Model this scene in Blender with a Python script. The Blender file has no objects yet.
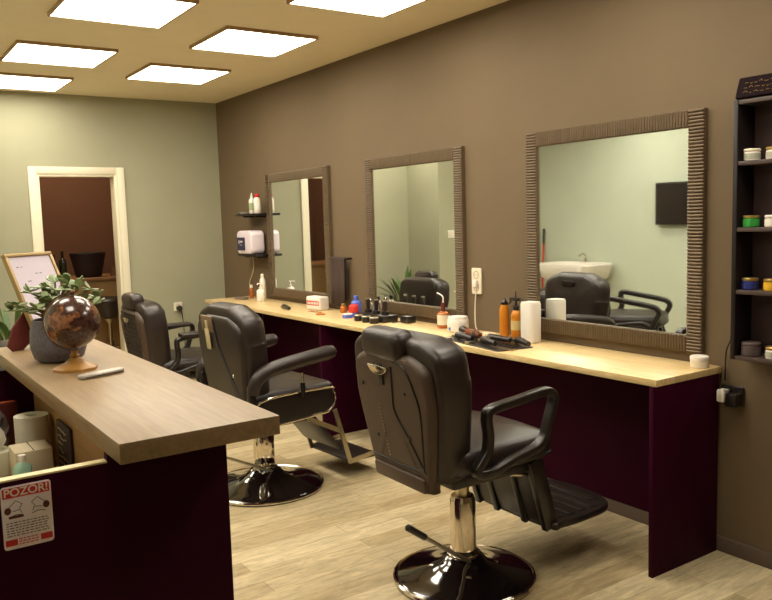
import bpy, bmesh, math, random
from mathutils import Vector, Matrix
sc = bpy.context.scene
COL = sc.collection
random.seed(7)
PI = math.pi

# ------------------------------------------------------------------ camera, world, exposure
cam_d = bpy.data.cameras.new('camera')
cam = bpy.data.objects.new('camera', cam_d); COL.objects.link(cam); sc.camera = cam
cam_d.sensor_fit = 'HORIZONTAL'; cam_d.sensor_width = 36.0; cam_d.lens = 791.27/772*36.0
cam_d.clip_start = 0.05
_r = Vector((0.82449912, -0.56511836, -0.02902475)); _u = Vector((0.08138607, 0.06766906, 0.99438283)); _w = Vector((0.55997992, 0.82222998, -0.10178584))
_m = Matrix.Identity(4)
for i in range(3):
    _m[i][0] = _r[i]; _m[i][1] = _u[i]; _m[i][2] = -_w[i]
_m.translation = Vector((-3.0011, 0.0, 1.4555))
cam.matrix_world = _m
wd = bpy.data.worlds.new('world'); sc.world = wd; wd.use_nodes = True
wd.node_tree.nodes['Background'].inputs[0].default_value = (0.02, 0.012, 0.02, 1)
wd.node_tree.nodes['Background'].inputs[1].default_value = 1.0
sc.view_settings.view_transform = 'Standard'
sc.view_settings.look = 'None'
sc.view_settings.gamma = 1.0
sc.view_settings.use_curve_mapping = False
sc.view_settings.exposure = 1.0
PANEL_STRENGTH = 7.5
PANEL_COLOR = (1.0, 0.93, 0.78, 1)

# ------------------------------------------------------------------ materials
def lin(c):
    o = []
    for v in c:
        v = v/255.0
        o.append(v/12.92 if v <= 0.04045 else ((v+0.055)/1.055)**2.4)
    return (o[0], o[1], o[2], 1.0)
MATS = {}
def mat(name, col, rough=0.5, metal=0.0, bump=0.0, bscale=200.0, var=0.0, vscale=6.0, stretch=None, spec=0.5, coat=0.0, alpha=None, trans=0.0, emit=None):
    if name in MATS: return MATS[name]
    m = bpy.data.materials.new(name); m.use_nodes = True
    nt = m.node_tree; b = nt.nodes['Principled BSDF']
    c = lin(col)
    b.inputs['Base Color'].default_value = c
    b.inputs['Roughness'].default_value = rough
    b.inputs['Metallic'].default_value = metal
    b.inputs['Specular IOR Level'].default_value = spec
    b.inputs['Coat Weight'].default_value = coat
    b.inputs['Transmission Weight'].default_value = trans
    if emit:
        b.inputs['Emission Color'].default_value = emit[0]; b.inputs['Emission Strength'].default_value = emit[1]
    tc = nt.nodes.new('ShaderNodeTexCoord'); mp = nt.nodes.new('ShaderNodeMapping')
    nt.links.new(tc.outputs['Object'], mp.inputs['Vector'])
    if stretch: mp.inputs['Scale'].default_value = stretch
    if var > 0:
        n = nt.nodes.new('ShaderNodeTexNoise'); n.inputs['Scale'].default_value = vscale; n.inputs['Detail'].default_value = 6
        n.inputs['Roughness'].default_value = 0.6
        nt.links.new(mp.outputs[0], n.inputs['Vector'])
        r = nt.nodes.new('ShaderNodeValToRGB')
        r.color_ramp.elements[0].position = 0.3; r.color_ramp.elements[1].position = 0.7
        r.color_ramp.elements[0].color = (c[0]*(1-var), c[1]*(1-var), c[2]*(1-var), 1)
        r.color_ramp.elements[1].color = (min(1, c[0]*(1+var)), min(1, c[1]*(1+var)), min(1, c[2]*(1+var)), 1)
        nt.links.new(n.outputs['Fac'], r.inputs['Fac']); nt.links.new(r.outputs['Color'], b.inputs['Base Color'])
    if bump > 0:
        n2 = nt.nodes.new('ShaderNodeTexNoise'); n2.inputs['Scale'].default_value = bscale; n2.inputs['Detail'].default_value = 3
        nt.links.new(tc.outputs['Object'], n2.inputs['Vector'])
        bp = nt.nodes.new('ShaderNodeBump'); bp.inputs['Strength'].default_value = bump; bp.inputs['Distance'].default_value = 0.002
        nt.links.new(n2.outputs['Fac'], bp.inputs['Height']); nt.links.new(bp.outputs[0], b.inputs['Normal'])
    MATS[name] = m
    return m

def wood_mat(name, c1, c2, stretch, rough=0.35, scale=3.0):
    m = bpy.data.materials.new(name); m.use_nodes = True
    nt = m.node_tree; b = nt.nodes['Principled BSDF']; b.inputs['Roughness'].default_value = rough
    tc = nt.nodes.new('ShaderNodeTexCoord'); mp = nt.nodes.new('ShaderNodeMapping'); mp.inputs['Scale'].default_value = stretch
    nt.links.new(tc.outputs['Object'], mp.inputs['Vector'])
    n = nt.nodes.new('ShaderNodeTexNoise'); n.inputs['Scale'].default_value = scale; n.inputs['Detail'].default_value = 9
    n.inputs['Roughness'].default_value = 0.65; n.inputs['Distortion'].default_value = 0.6
    nt.links.new(mp.outputs[0], n.inputs['Vector'])
    r = nt.nodes.new('ShaderNodeValToRGB'); r.color_ramp.elements[0].position = 0.32; r.color_ramp.elements[1].position = 0.68
    r.color_ramp.elements[0].color = lin(c1); r.color_ramp.elements[1].color = lin(c2)
    nt.links.new(n.outputs['Fac'], r.inputs['Fac']); nt.links.new(r.outputs['Color'], b.inputs['Base Color'])
    return m

def floor_mat():
    m = bpy.data.materials.new('laminate floor'); m.use_nodes = True
    nt = m.node_tree; b = nt.nodes['Principled BSDF']; b.inputs['Roughness'].default_value = 0.42
    tc = nt.nodes.new('ShaderNodeTexCoord')
    br = nt.nodes.new('ShaderNodeTexBrick'); br.offset = 0.37; br.offset_frequency = 2
    br.inputs['Scale'].default_value = 1.0; br.inputs['Brick Width'].default_value = 0.85; br.inputs['Row Height'].default_value = 0.11
    br.inputs['Mortar Size'].default_value = 0.0011; br.inputs['Mortar Smooth'].default_value = 0.2; br.inputs['Bias'].default_value = 0.1
    br.inputs['Color1'].default_value = lin((224, 208, 172)); br.inputs['Color2'].default_value = lin((188, 168, 130))
    br.inputs['Mortar'].default_value = lin((146, 124, 90))
    nt.links.new(tc.outputs['Object'], br.inputs['Vector'])
    mp = nt.nodes.new('ShaderNodeMapping'); mp.inputs['Scale'].default_value = (3.0, 15, 1)
    nt.links.new(tc.outputs['Object'], mp.inputs['Vector'])
    n = nt.nodes.new('ShaderNodeTexNoise'); n.inputs['Scale'].default_value = 2.2; n.inputs['Detail'].default_value = 9; n.inputs['Roughness'].default_value = 0.7
    n.inputs['Distortion'].default_value = 0.8
    nt.links.new(mp.outputs[0], n.inputs['Vector'])
    r = nt.nodes.new('ShaderNodeValToRGB'); r.color_ramp.elements[0].position = 0.3; r.color_ramp.elements[1].position = 0.66
    r.color_ramp.elements[0].color = (0.42, 0.39, 0.33, 1); r.color_ramp.elements[1].color = (1.12, 1.1, 1.05, 1)
    nt.links.new(n.outputs['Fac'], r.inputs['Fac'])
    mx = nt.nodes.new('ShaderNodeMix'); mx.data_type = 'RGBA'; mx.blend_type = 'MULTIPLY'; mx.inputs[0].default_value = 0.75
    nt.links.new(br.outputs['Color'], mx.inputs[6]); nt.links.new(r.outputs['Color'], mx.inputs[7])
    nt.links.new(mx.outputs[2], b.inputs['Base Color'])
    return m

M_floor = floor_mat()
M_sage = mat('sage wall paint', (160, 157, 131), 0.85, bump=0.25, bscale=90, var=0.03, vscale=3)
M_sagelit = mat('lit sage wall paint', (192, 198, 178), 0.85, bump=0.25, bscale=90, var=0.03, vscale=3)  # sage paint made paler to stand in for light on the left wall
M_taupe = mat('taupe wall paint', (106, 88, 64), 0.8, bump=0.25, bscale=90, var=0.04, vscale=3)
M_ceil = mat('tan ceiling paint', (240, 226, 194), 0.9, var=0.02)
M_white = mat('white gloss paint', (226, 216, 190), 0.4)
M_brownwall = mat('brown wall paint', (104, 72, 56), 0.85, var=0.04)
M_beigefront = mat('beige cabinet front', (150, 118, 72), 0.7)
M_base = mat('grey baseboard', (92, 76, 66), 0.6)
M_work = wood_mat('oak worktop', (204, 170, 112), (240, 214, 162), (30, 1.6, 8), 0.33)
M_desk = wood_mat('washed oak desk top', (134, 110, 80), (158, 132, 98), (22, 1.4, 22), 0.42)
M_deskside = wood_mat('oak desk inner board', (150, 112, 66), (172, 132, 84), (2, 1.2, 22), 0.5)
M_blacklam = mat('black laminate', (50, 3, 28), 0.6, spec=0.08, bump=0.1)  # aubergine tint stands in for the purple cast of shadows on black panels
M_blackframe = mat('black plastic', (30, 22, 22), 0.4, spec=0.35)
M_edge = mat('cream edge band', (226, 208, 160), 0.5)
M_leather = mat('black leather', (42, 31, 27), 0.38, bump=0.18, bscale=260, spec=0.55)
M_leather2 = mat('matte back leather', (74, 56, 44), 0.5, bump=0.2, bscale=240)
M_armpl = mat('satin black plastic', (34, 27, 24), 0.32, spec=0.6)
M_piping = mat('piping black', (14, 9, 10), 0.4)
M_stitch = mat('stitch thread', (196, 170, 150), 0.8)
M_chrome = mat('chrome', (222, 212, 196), 0.1, 1.0)
M_satin = mat('brushed steel', (190, 180, 156), 0.28, 1.0)
M_blackgloss = mat('black gloss', (20, 12, 13), 0.09, 0.0, spec=0.9, coat=1.0)
M_bronze = mat('bronze ribbed frame', (102, 84, 62), 0.45, 0.2, var=0.12, vscale=30)
M_mirror = mat('mirror silver', (246, 250, 248), 0.02, 1.0)
M_plwhite = mat('white plastic', (232, 224, 214), 0.35)
M_plcream = mat('cream plastic', (226, 214, 190), 0.4)
M_lilac = mat('pale lilac plastic', (222, 208, 216), 0.3)
M_navy = mat('navy label', (34, 30, 66), 0.4)
M_red = mat('red', (198, 44, 34), 0.45)
M_redlab = mat('sign red', (206, 40, 46), 0.5)
M_orange = mat('orange plastic', (204, 126, 26), 0.32)
M_amber = mat('amber plastic', (176, 96, 34), 0.25)
M_blue = mat('blue plastic', (88, 108, 200), 0.3)
M_green = mat('jar green', (50, 150, 60), 0.4)
M_jarblue = mat('jar blue', (40, 50, 120), 0.4)
M_jargrey = mat('jar grey', (84, 70, 68), 0.45)
M_yellow = mat('jar yellow', (228, 176, 40), 0.4)
M_gold = mat('gold lid', (190, 160, 90), 0.3, 0.8)
M_paper = mat('paper', (246, 234, 246), 0.7)
M_ink = mat('ink', (60, 50, 56), 0.7)
M_frameg = mat('gold picture frame', (160, 132, 82), 0.4, 0.2)
M_darkred = mat('dark red board', (96, 32, 24), 0.6)
M_pot = mat('grey pot glaze', (104, 98, 108), 0.45, bump=0.9, bscale=170, var=0.3, vscale=110)
M_soil = mat('soil', (50, 38, 30), 0.95)
M_leaf = mat('jade leaf', (122, 138, 88), 0.4, var=0.2, vscale=14)
M_leafd = mat('palm leaf', (74, 104, 48), 0.45, var=0.2, vscale=14)
M_stem = mat('stem', (92, 84, 50), 0.7)
M_wood = mat('globe wood', (176, 128, 66), 0.35, var=0.15, vscale=30)
M_meridian = mat('dark brass', (104, 62, 40), 0.35, 0.3)
M_tv = mat('screen glass', (38, 30, 26), 0.25)
M_towel = mat('dark towel', (66, 50, 44), 0.95, bump=0.8, bscale=300)
M_glass = mat('clear glass', (235, 230, 220), 0.05, trans=0.9)
M_brown = mat('brown cardboard', (130, 96, 66), 0.8)
M_teal = mat('pale teal plastic', (150, 190, 168), 0.5)
M_tissue = mat('tissue paper', (226, 220, 206), 0.9)
M_panel = bpy.data.materials.new('led diffuser'); M_panel.use_nodes = True
_b = M_panel.node_tree.nodes['Principled BSDF']; _b.inputs['Base Color'].default_value = (0.9, 0.9, 0.9, 1)
_b.inputs['Emission Color'].default_value = PANEL_COLOR; _b.inputs['Emission Strength'].default_value = PANEL_STRENGTH
M_trimlight = mat('light trim', (170, 140, 100), 0.6)
# globe map
M_globe = bpy.data.materials.new('antique map'); M_globe.use_nodes = True
def _globe():
    nt = M_globe.node_tree; b = nt.nodes['Principled BSDF']; b.inputs['Roughness'].default_value = 0.22; b.inputs['Coat Weight'].default_value = 0.4
    tc = nt.nodes.new('ShaderNodeTexCoord')
    n = nt.nodes.new('ShaderNodeTexNoise'); n.inputs['Scale'].default_value = 13; n.inputs['Detail'].default_value = 8; n.inputs['Roughness'].default_value = 0.55
    nt.links.new(tc.outputs['Object'], n.inputs['Vector'])
    r = nt.nodes.new('ShaderNodeValToRGB'); e = r.color_ramp.elements
    e[0].position = 0.49; e[0].color = lin((72, 44, 38)); e[1].position = 0.53; e[1].color = lin((140, 92, 58))
    e2 = r.color_ramp.elements.new(0.505); e2.color = lin((40, 22, 22))
    nt.links.new(n.outputs['Fac'], r.inputs['Fac'])
    v = nt.nodes.new('ShaderNodeTexNoise'); v.inputs['Scale'].default_value = 90; v.inputs['Detail'].default_value = 3
    nt.links.new(tc.outputs['Object'], v.inputs['Vector'])
    r2 = nt.nodes.new('ShaderNodeValToRGB'); r2.color_ramp.elements[0].position = 0.35; r2.color_ramp.elements[1].position = 0.6
    r2.color_ramp.elements[0].color = (0.35, 0.3, 0.35, 1); r2.color_ramp.elements[1].color = (1.15, 1.1, 1.1, 1)
    nt.links.new(v.outputs['Fac'], r2.inputs['Fac'])
    mx = nt.nodes.new('ShaderNodeMix'); mx.data_type = 'RGBA'; mx.blend_type = 'MULTIPLY'; mx.inputs[0].default_value = 0.8
    nt.links.new(r.outputs['Color'], mx.inputs[6]); nt.links.new(r2.outputs['Color'], mx.inputs[7])
    nt.links.new(mx.outputs[2], b.inputs['Base Color'])
_globe()

# ------------------------------------------------------------------ mesh helpers
def catmull(pts, n=6, closed=False):
    P = [Vector(p) for p in pts]; out = []
    N = len(P); rng = range(N) if closed else range(N-1)
    for i in rng:
        if closed: a, b, c, d = P[(i-1) % N], P[i], P[(i+1) % N], P[(i+2) % N]
        else: a, b, c, d = P[max(i-1, 0)], P[i], P[i+1], P[min(i+2, N-1)]
        for k in range(n):
            t = k/n
            out.append(0.5*((2*b)+(-a+c)*t+(2*a-5*b+4*c-d)*t*t+(-a+3*b-3*c+d)*t**3))
    if not closed: out.append(P[-1])
    return out

class MB:
    def __init__(s): s.bm = bmesh.new(); s.mats = []
    def mi(s, m):
        if m is None: return 0
        if m not in s.mats: s.mats.append(m)
        return s.mats.index(m)
    def _add(s, verts, faces, M=None, m=None):
        vs = [s.bm.verts.new((M @ Vector(v)) if M else v) for v in verts]
        k = s.mi(m)
        for f in faces:
            try:
                fc = s.bm.faces.new([vs[i] for i in f]); fc.material_index = k
            except ValueError: pass
        return vs
    def box(s, x0, x1, y0, y1, z0, z1, bev=0.0, M=None, m=None, seg=2):
        t = bmesh.new()
        bmesh.ops.create_cube(t, size=1.0)
        for v in t.verts:
            v.co = Vector(((x0+x1)/2+v.co.x*(x1-x0), (y0+y1)/2+v.co.y*(y1-y0), (z0+z1)/2+v.co.z*(z1-z0)))
        if bev > 0: bmesh.ops.bevel(t, geom=list(t.edges), offset=bev, segments=seg, affect='EDGES', profile=0.5)
        s._merge(t, M, m); return s
    def _merge(s, t, M, m):
        t.verts.index_update()
        s._add([v.co.copy() for v in t.verts], [[v.index for v in f.verts] for f in t.faces], M, m); t.free()
    def tube(s, pts, r, seg=10, closed=False, M=None, m=None, cap=True, flat=None):
        # flat=(a,b, up): elliptical or rectangular section, a along 'side', b along 'up'
        P = [Vector(p) for p in pts]; N = len(P)
        R = r if isinstance(r, (list, tuple)) else [r]*N
        T = []
        for i in range(N):
            if closed: d = P[(i+1) % N]-P[(i-1) % N]
            else: d = P[min(i+1, N-1)]-P[max(i-1, 0)]
            T.append(d.normalized() if d.length > 1e-9 else Vector((0, 0, 1)))
        up = Vector((0, 0, 1)) if abs(T[0].z) < 0.9 else Vector((1, 0, 0))
        n = (up - T[0]*up.dot(T[0])).normalized()
        verts = []
        for i in range(N):
            n = (n - T[i]*n.dot(T[i]))
            n = n.normalized() if n.length > 1e-6 else T[i].orthogonal().normalized()
            b = T[i].cross(n)
            for k in range(seg):
                a = 2*PI*k/seg
                verts.append(P[i]+(n*math.cos(a)+b*math.sin(a))*R[i])
        faces = []
        for i in range(N if closed else N-1):
            j = (i+1) % N
            for k in range(seg):
                l = (k+1) % seg
                faces.append((i*seg+k, i*seg+l, j*seg+l, j*seg+k))
        if cap and not closed:
            faces.append(tuple(reversed(range(seg)))); faces.append(tuple((N-1)*seg+k for k in range(seg)))
        s._add(verts, faces, M, m); return s
    def sweep(s, pts, prof, side, closed=False, M=None, m=None):
        # prof: list of (a,b); a along fixed 'side' vector, b along the in-plane normal
        P = [Vector(p) for p in pts]; N = len(P); side = Vector(side).normalized(); q = len(prof); verts = []
        for i in range(N):
            d = (P[(i+1) % N]-P[(i-1) % N]) if closed else (P[min(i+1, N-1)]-P[max(i-1, 0)])
            d.normalize(); nn = side.cross(d).normalized()
            for a, b in prof: verts.append(P[i]+side*a+nn*b)
        faces = []
        for i in range(N if closed else N-1):
            j = (i+1) % N
            for k in range(q):
                l = (k+1) % q; faces.append((i*q+k, i*q+l, j*q+l, j*q+k))
        if not closed:
            faces.append(tuple(reversed(range(q)))); faces.append(tuple((N-1)*q+k for k in range(q)))
        s._add(verts, faces, M, m); return s
    def lathe(s, prof, c=(0, 0, 0), seg=32, M=None, m=None, ell=(1, 1)):
        verts = []; faces = []; idx = []
        for r, z in prof:
            if r <= 1e-6: idx.append([len(verts)]); verts.append(Vector((c[0], c[1], c[2]+z)))
            else:
                base = len(verts); idx.append(list(range(base, base+seg)))
                for k in range(seg):
                    a = 2*PI*k/seg; verts.append(Vector((c[0]+r*ell[0]*math.cos(a), c[1]+r*ell[1]*math.sin(a), c[2]+z)))
        for i in range(len(prof)-1):
            A, B = idx[i], idx[i+1]
            for k in range(seg):
                l = (k+1) % seg
                if len(A) == 1 and len(B) > 1: faces.append((A[0], B[l], B[k]))
                elif len(B) == 1 and len(A) > 1: faces.append((A[k], A[l], B[0]))
                elif len(A) > 1: faces.append((A[k], A[l], B[l], B[k]))
        if len(idx[0]) > 1: faces.append(tuple(reversed(idx[0])))
        if len(idx[-1]) > 1: faces.append(tuple(idx[-1]))
        s._add(verts, faces, M, m); return s
    def slab(s, outline, t, edge, bulge=0.0, M=None, m=None, n=4, back_edge=None):
        # outline in (u,v), thickness along w from 0 to t, both faces edge-rounded
        O = [Vector((p[0], p[1])) for p in outline]; N = len(O)
        A = sum(O[i].x*O[(i+1) % N].y-O[(i+1) % N].x*O[i].y for i in range(N))
        if A < 0: O.reverse()
        nr = []
        for i in range(N):
            d1 = (O[i]-O[i-1]); d2 = (O[(i+1) % N]-O[i]); d1.normalize(); d2.normalize()
            d = d1+d2
            if d.length < 1e-6: d = d2
            d.normalize(); nr.append(Vector((d.y, -d.x)))
        be = edge if back_edge is None else back_edge
        rings = []
        for k in range(n+1):
            a = PI/2*(1-k/n); rings.append((be*(1-math.cos(a)), be*(1-math.sin(a))))
        rings2 = []
        for k in range(n+1):
            a = PI/2*k/n; rings2.append((edge*(1-math.cos(a)), t-edge*(1-math.sin(a))))
        allr = rings+rings2
        c = sum(O, Vector((0, 0)))/N
        verts = []
        for ins, w in allr:
            for i in range(N):
                p = O[i]-nr[i]*ins; verts.append(Vector((p.x, p.y, w)))
        L = len(allr); faces = []
        for i in range(L-1):
            for k in range(N):
                l = (k+1) % N; faces.append((i*N+k, i*N+l, (i+1)*N+l, (i+1)*N+k))
        # top dome rings
        last = (L-1)*N
        prev = last
        topin = [verts[last+k] for k in range(N)]
        for q in range(1, 4):
            f = q/4.0; st = len(verts)
            for k in range(N):
                p = topin[k]; verts.append(Vector((p.x+(c.x-p.x)*f, p.y+(c.y-p.y)*f, t+bulge*(1-(1-f)**2))))
            for k in range(N):
                l = (k+1) % N; faces.append((prev+k, prev+l, st+l, st+k))
            prev = st
        ci = len(verts); verts.append(Vector((c.x, c.y, t+bulge)))
        for k in range(N): faces.append((prev+k, prev+(k+1) % N, ci))
        cb = len(verts); verts.append(Vector((c.x, c.y, 0)))
        for k in range(N): faces.append(((k+1) % N, k, cb))
        s._add(verts, faces, M, m); return s
    def sphere(s, c, r, seg=20, sc3=(1, 1, 1), M=None, m=None):
        prof = [(r*math.sin(PI*i/(seg//2)), -r*math.cos(PI*i/(seg//2))) for i in range(seg//2+1)]
        prof[0] = (0, -r); prof[-1] = (0, r)
        t = MB(); t.lathe(prof, (0, 0, 0), seg)
        t.bm.verts.index_update()
        s._add([Vector((v.co.x*sc3[0]+c[0], v.co.y*sc3[1]+c[1], v.co.z*sc3[2]+c[2])) for v in t.bm.verts], [[v.index for v in f.verts] for f in t.bm.faces], M, m); t.bm.free(); return s
    def text(s, body, size, M, m=None, ext=0.0004, align='CENTER', bold=0.0):
        cu = bpy.data.curves.new('txt', 'FONT'); cu.body = body; cu.size = size; cu.extrude = ext; cu.align_x = align; cu.align_y = 'CENTER'; cu.offset = bold
        o = bpy.data.objects.new('txt', cu); COL.objects.link(o)
        bpy.context.view_layer.update()
        me = bpy.data.meshes.new_from_object(o.evaluated_get(bpy.context.evaluated_depsgraph_get()))
        s._add([v.co.copy() for v in me.vertices], [list(p.vertices) for p in me.polygons], M, m)
        bpy.data.objects.remove(o); bpy.data.meshes.remove(me); bpy.data.curves.remove(cu); return s
    def build(s, name, m, parent=None, sharp=40, flat=False, label=None):
        me = bpy.data.meshes.new(name)
        bmesh.ops.recalc_face_normals(s.bm, faces=list(s.bm.faces))
        s.bm.to_mesh(me); s.bm.free()
        ml = [m] if not s.mats else s.mats
        for q in ml: me.materials.append(q if q is not None else m)
        if not flat:
            for p in me.polygons: p.use_smooth = True
            me.set_sharp_from_angle(angle=math.radians(sharp))
        o = bpy.data.objects.new(name, me); COL.objects.link(o)
        if parent is not None: o.parent = parent
        if label: o['label'] = label
        return o

def tag(o, label, cat, group=None):
    o['label'] = label; o['category'] = cat
    if group: o['group'] = group
    return o
def struct(o): o['kind'] = 'structure'; return o
def thing(name, label, cat, loc=(0, 0, 0), rz=0.0, group=None):
    o = bpy.data.objects.new(name, None); COL.objects.link(o); o.location = loc; o.rotation_euler = (0, 0, rz); o.empty_display_size = 0.1
    return tag(o, label, cat, group)
def dup(root, loc, rz=None, label=None, group=None, cat=None):
    r = root.copy(); COL.objects.link(r); r.location = loc
    if rz is not None: r.rotation_euler = (0, 0, rz)
    if label: r['label'] = label
    if cat: r['category'] = cat
    for ch in list(root.children):
        c = ch.copy(); COL.objects.link(c); c.parent = r
        for g in list(ch.children):
            d = g.copy(); COL.objects.link(d); d.parent = c
    return r
def rpoly(w, h, r, n=5, cx=0, cy=0):
    o = []
    for (sx, sy, a0) in ((1, 1, 0), (-1, 1, 90), (-1, -1, 180), (1, -1, 270)):
        for k in range(n+1):
            a = math.radians(a0+90*k/n); o.append((cx+sx*(w/2-r)+r*math.cos(a), cy+sy*(h/2-r)+r*math.sin(a)))
    return o
def axes(o, u, v, w):
    M = Matrix.Identity(4)
    for i in range(3): M[i][0] = u[i]; M[i][1] = v[i]; M[i][2] = w[i]
    M.translation = Vector(o); return M
X, Y, Z = Vector((1, 0, 0)), Vector((0, 1, 0)), Vector((0, 0, 1))

# ------------------------------------------------------------------ room shell
D, H = 7.159, 2.584
XL, YF, YP = -3.74, -1.6, 6.61
b = MB(); b.box(XL-0.1, 0.1, YF-0.1, 9.4, -0.1, 0.0); struct(b.build('floor', M_floor, flat=True))
b = MB(); b.box(XL-0.1, 0.1, YF-0.1, 9.4, H, H+0.1); struct(b.build('ceiling', M_ceil, flat=True))
b = MB(); b.box(0.0, 0.1, YF-0.1, D+0.12, 0.0, H); struct(b.build('wall_right', M_taupe, flat=True))
b = MB(); b.box(XL-0.1, XL, YF-0.1, YP, 0.0, H); struct(b.build('wall_left', M_sagelit, flat=True))
b = MB(); b.box(XL, 0.0, YF-0.1, YF, 0.0, H); struct(b.build('wall_front', M_taupe, flat=True))
DL, DR, DT = -1.625, -0.965, 1.915
b = MB(); b.box(-2.24, DL, D, D+0.12, 0, H); b.box(DR, 0.0, D, D+0.12, 0, H); b.box(DL, DR, D, D+0.12, DT, H)
b.box(XL-0.1, -2.24, YP, D+0.12, 0, H)
struct(b.build('wall_back', M_sage, flat=True))
b = MB()
b.box(XL-0.1, -2.24, D+0.12, 9.4, 0, H); b.box(0.0, 0.1, D+0.12, 9.4, 0, H); b.box(-2.24, 0.0, 9.3, 9.4, 0, H)
struct(b.build('wall_beyond', M_brownwall, flat=True))
b = MB(); b.box(-0.016, 0.0, YF, D, 0.0, 0.065, 0.003); struct(b.build('baseboard_right', M_base))
b = MB(); b.box(-2.24, DL-0.06, D-0.014, D, 0.0, 0.065, 0.003); b.box(DR+0.06, -0.016, D-0.014, D, 0.0, 0.065, 0.003); struct(b.build('baseboard_back', M_base))
b = MB(); b.box(XL, XL+0.014, YF, YP, 0.0, 0.065, 0.003); struct(b.build('baseboard_left', M_base))
# door frame
b = MB()
for (x0, x1) in ((DL-0.065, DL), (DR, DR+0.065)):
    b.box(x0, x1, D-0.018, D+0.0, 0, DT+0.06, 0.004)
b.box(DL, DR, D-0.018, D, DT, DT+0.06, 0.004)
for (x0, x1) in ((DL, DL+0.022), (DR-0.022, DR)):
    b.box(x0, x1, D-0.008, D+0.13, 0, DT, 0.003)
b.box(DL+0.022, DR-0.022, D-0.008, D+0.13, DT-0.022, DT, 0.003)
struct(b.build('door_1', M_white))

# ------------------------------------------------------------------ ceiling panels
def panel(x, y, label, first=[None]):
    if first[0] is None:
        t = thing('ceiling_light', label, 'ceiling light', (x, y, H), 0, 'square ceiling light panels')
        f = MB()
        for (x0, x1, y0, y1) in ((-0.3, 0.3, -0.3, -0.289), (-0.3, 0.3, 0.289, 0.3), (-0.3, -0.289, -0.289, 0.289), (0.289, 0.3, -0.289, 0.289)):
            f.box(x0, x1, y0, y1, -0.02, -0.0005)
        f.build('frame', M_trimlight, t, flat=True)
        d = MB(); d.box(-0.289, 0.289, -0.289, 0.289, -0.017, -0.012); d.build('diffuser', M_panel, t, flat=True)
        first[0] = t; return t
    return dup(first[0], (x, y, H), 0, label)
panel(-1.72, 4.22, 'square ceiling light panel, largest at the top left of the photo')
panel(-0.79, 4.64, 'square ceiling light panel nearest above the middle mirror')
panel(-0.84, 5.85, 'small looking square ceiling light panel nearest the corner of sage and brown walls')
panel(-1.75, 5.53, 'square ceiling light panel at left edge, second row from the back wall')
panel(-1.77, 6.64, 'square ceiling light panel over the doorway, closest to the back wall')
panel(-0.73, 3.42, 'square ceiling light panel cut by the top edge in the middle')
for (x, y) in ((-1.70, 2.95), (-0.72, 2.2), (-0.72, 1.0), (-3.05, 5.0), (-2.75, 3.2), (-2.75, 1.7)):  # unseen panels added to light the room, continuing the visible grid
    panel(x, y, 'added square ceiling light panel, unseen, continuing the grid to light the room')

# ------------------------------------------------------------------ worktop and supports
WZ = 0.80
b = MB(); b.box(-0.435, -0.001, 1.916, 6.58, WZ-0.028, WZ, 0.002)
tag(b.build('worktop', M_work), 'long light oak worktop shelf running along the brown wall under the mirrors', 'worktop')
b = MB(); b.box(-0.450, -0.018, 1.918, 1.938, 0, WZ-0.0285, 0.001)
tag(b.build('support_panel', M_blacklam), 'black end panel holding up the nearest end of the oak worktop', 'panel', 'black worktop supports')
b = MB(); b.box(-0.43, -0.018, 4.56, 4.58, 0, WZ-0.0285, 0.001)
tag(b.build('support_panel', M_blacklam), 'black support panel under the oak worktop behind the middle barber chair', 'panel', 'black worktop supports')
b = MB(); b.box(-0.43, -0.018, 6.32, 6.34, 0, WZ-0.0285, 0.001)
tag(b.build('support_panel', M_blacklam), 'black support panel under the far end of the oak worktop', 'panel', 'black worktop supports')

b = MB(); b.box(-0.0175, -0.001, 1.939, 6.30, 0.066, WZ-0.0285, 0.001)  # dark board added in place of the wall's shade under the worktop
tag(b.build('shade_back_board', M_blacklam), 'black board standing in for shade on the wall beneath the oak worktop, above the baseboard', 'panel')
# ------------------------------------------------------------------ mirrors
def mirror(y0, y1, z0, z1, label, fw=0.074):
    t = thing('wall_mirror', label, 'mirror', (0, (y0+y1)/2, z0), 0, 'square mirrors above the worktop')
    w = (y1-y0)/2; h = z1-z0
    bk = MB(); bk.box(-0.014, -0.001, -w+0.01, w-0.01, 0.01, h-0.01); bk.build('backing', M_blackframe, t, flat=True)
    g = MB(); g.box(-0.018, -0.0141, -w+fw-0.006, w-fw+0.006, fw-0.006, h-fw+0.006); g.build('mirror_glass', M_mirror, t, flat=True)
    f = MB()
    pitch = 0.0145; prof = [(0, 0.026), (0.2, 0.032), (0.5, 0.034), (0.8, 0.032), (1.0, 0.026)]
    def ribs(a0, a1, c0, c1, vertical):
        n = max(1, round((a1-a0)/pitch)); p = (a1-a0)/n
        pts = []
        for i in range(n):
            for q, d in (prof if i == n-1 else prof[:-1]): pts.append((a0+(i+q)*p, d))
        verts = []; faces = []
        for a, d in pts:
            for (c, dd) in ((c0, 0.001), (c0, d*0.86), (c0+0.006, d), (c1-0.006, d), (c1, d*0.86), (c1, 0.001)):
                verts.append((-dd, c, a) if vertical else (-dd, a, c))
        L = len(pts)
        for i in range(L-1):
            for k in range(5): faces.append((i*6+k, i*6+k+1, (i+1)*6+k+1, (i+1)*6+k))
            faces.append((i*6+5, i*6, (i+1)*6, (i+1)*6+5))
        faces.append(tuple(range(6))); faces.append(tuple((L-1)*6+k for k in reversed(range(6))))
        f._add(verts, faces)
    ribs(0, h, -w, -w+fw, True); ribs(0, h, w-fw, w, True)
    ribs(-w+fw, w-fw, 0, fw, False); ribs(-w+fw, w-fw, h-fw, h, False)
    f.build('frame', M_bronze, t, sharp=25)
    return t
mirror(1.995, 3.032, 0.845, 1.875, 'square wall mirror in a ribbed bronze frame, the largest and nearest one')
mirror(3.555, 4.578, 0.835, 1.860, 'square wall mirror in a ribbed bronze frame, the middle of three')
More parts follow.
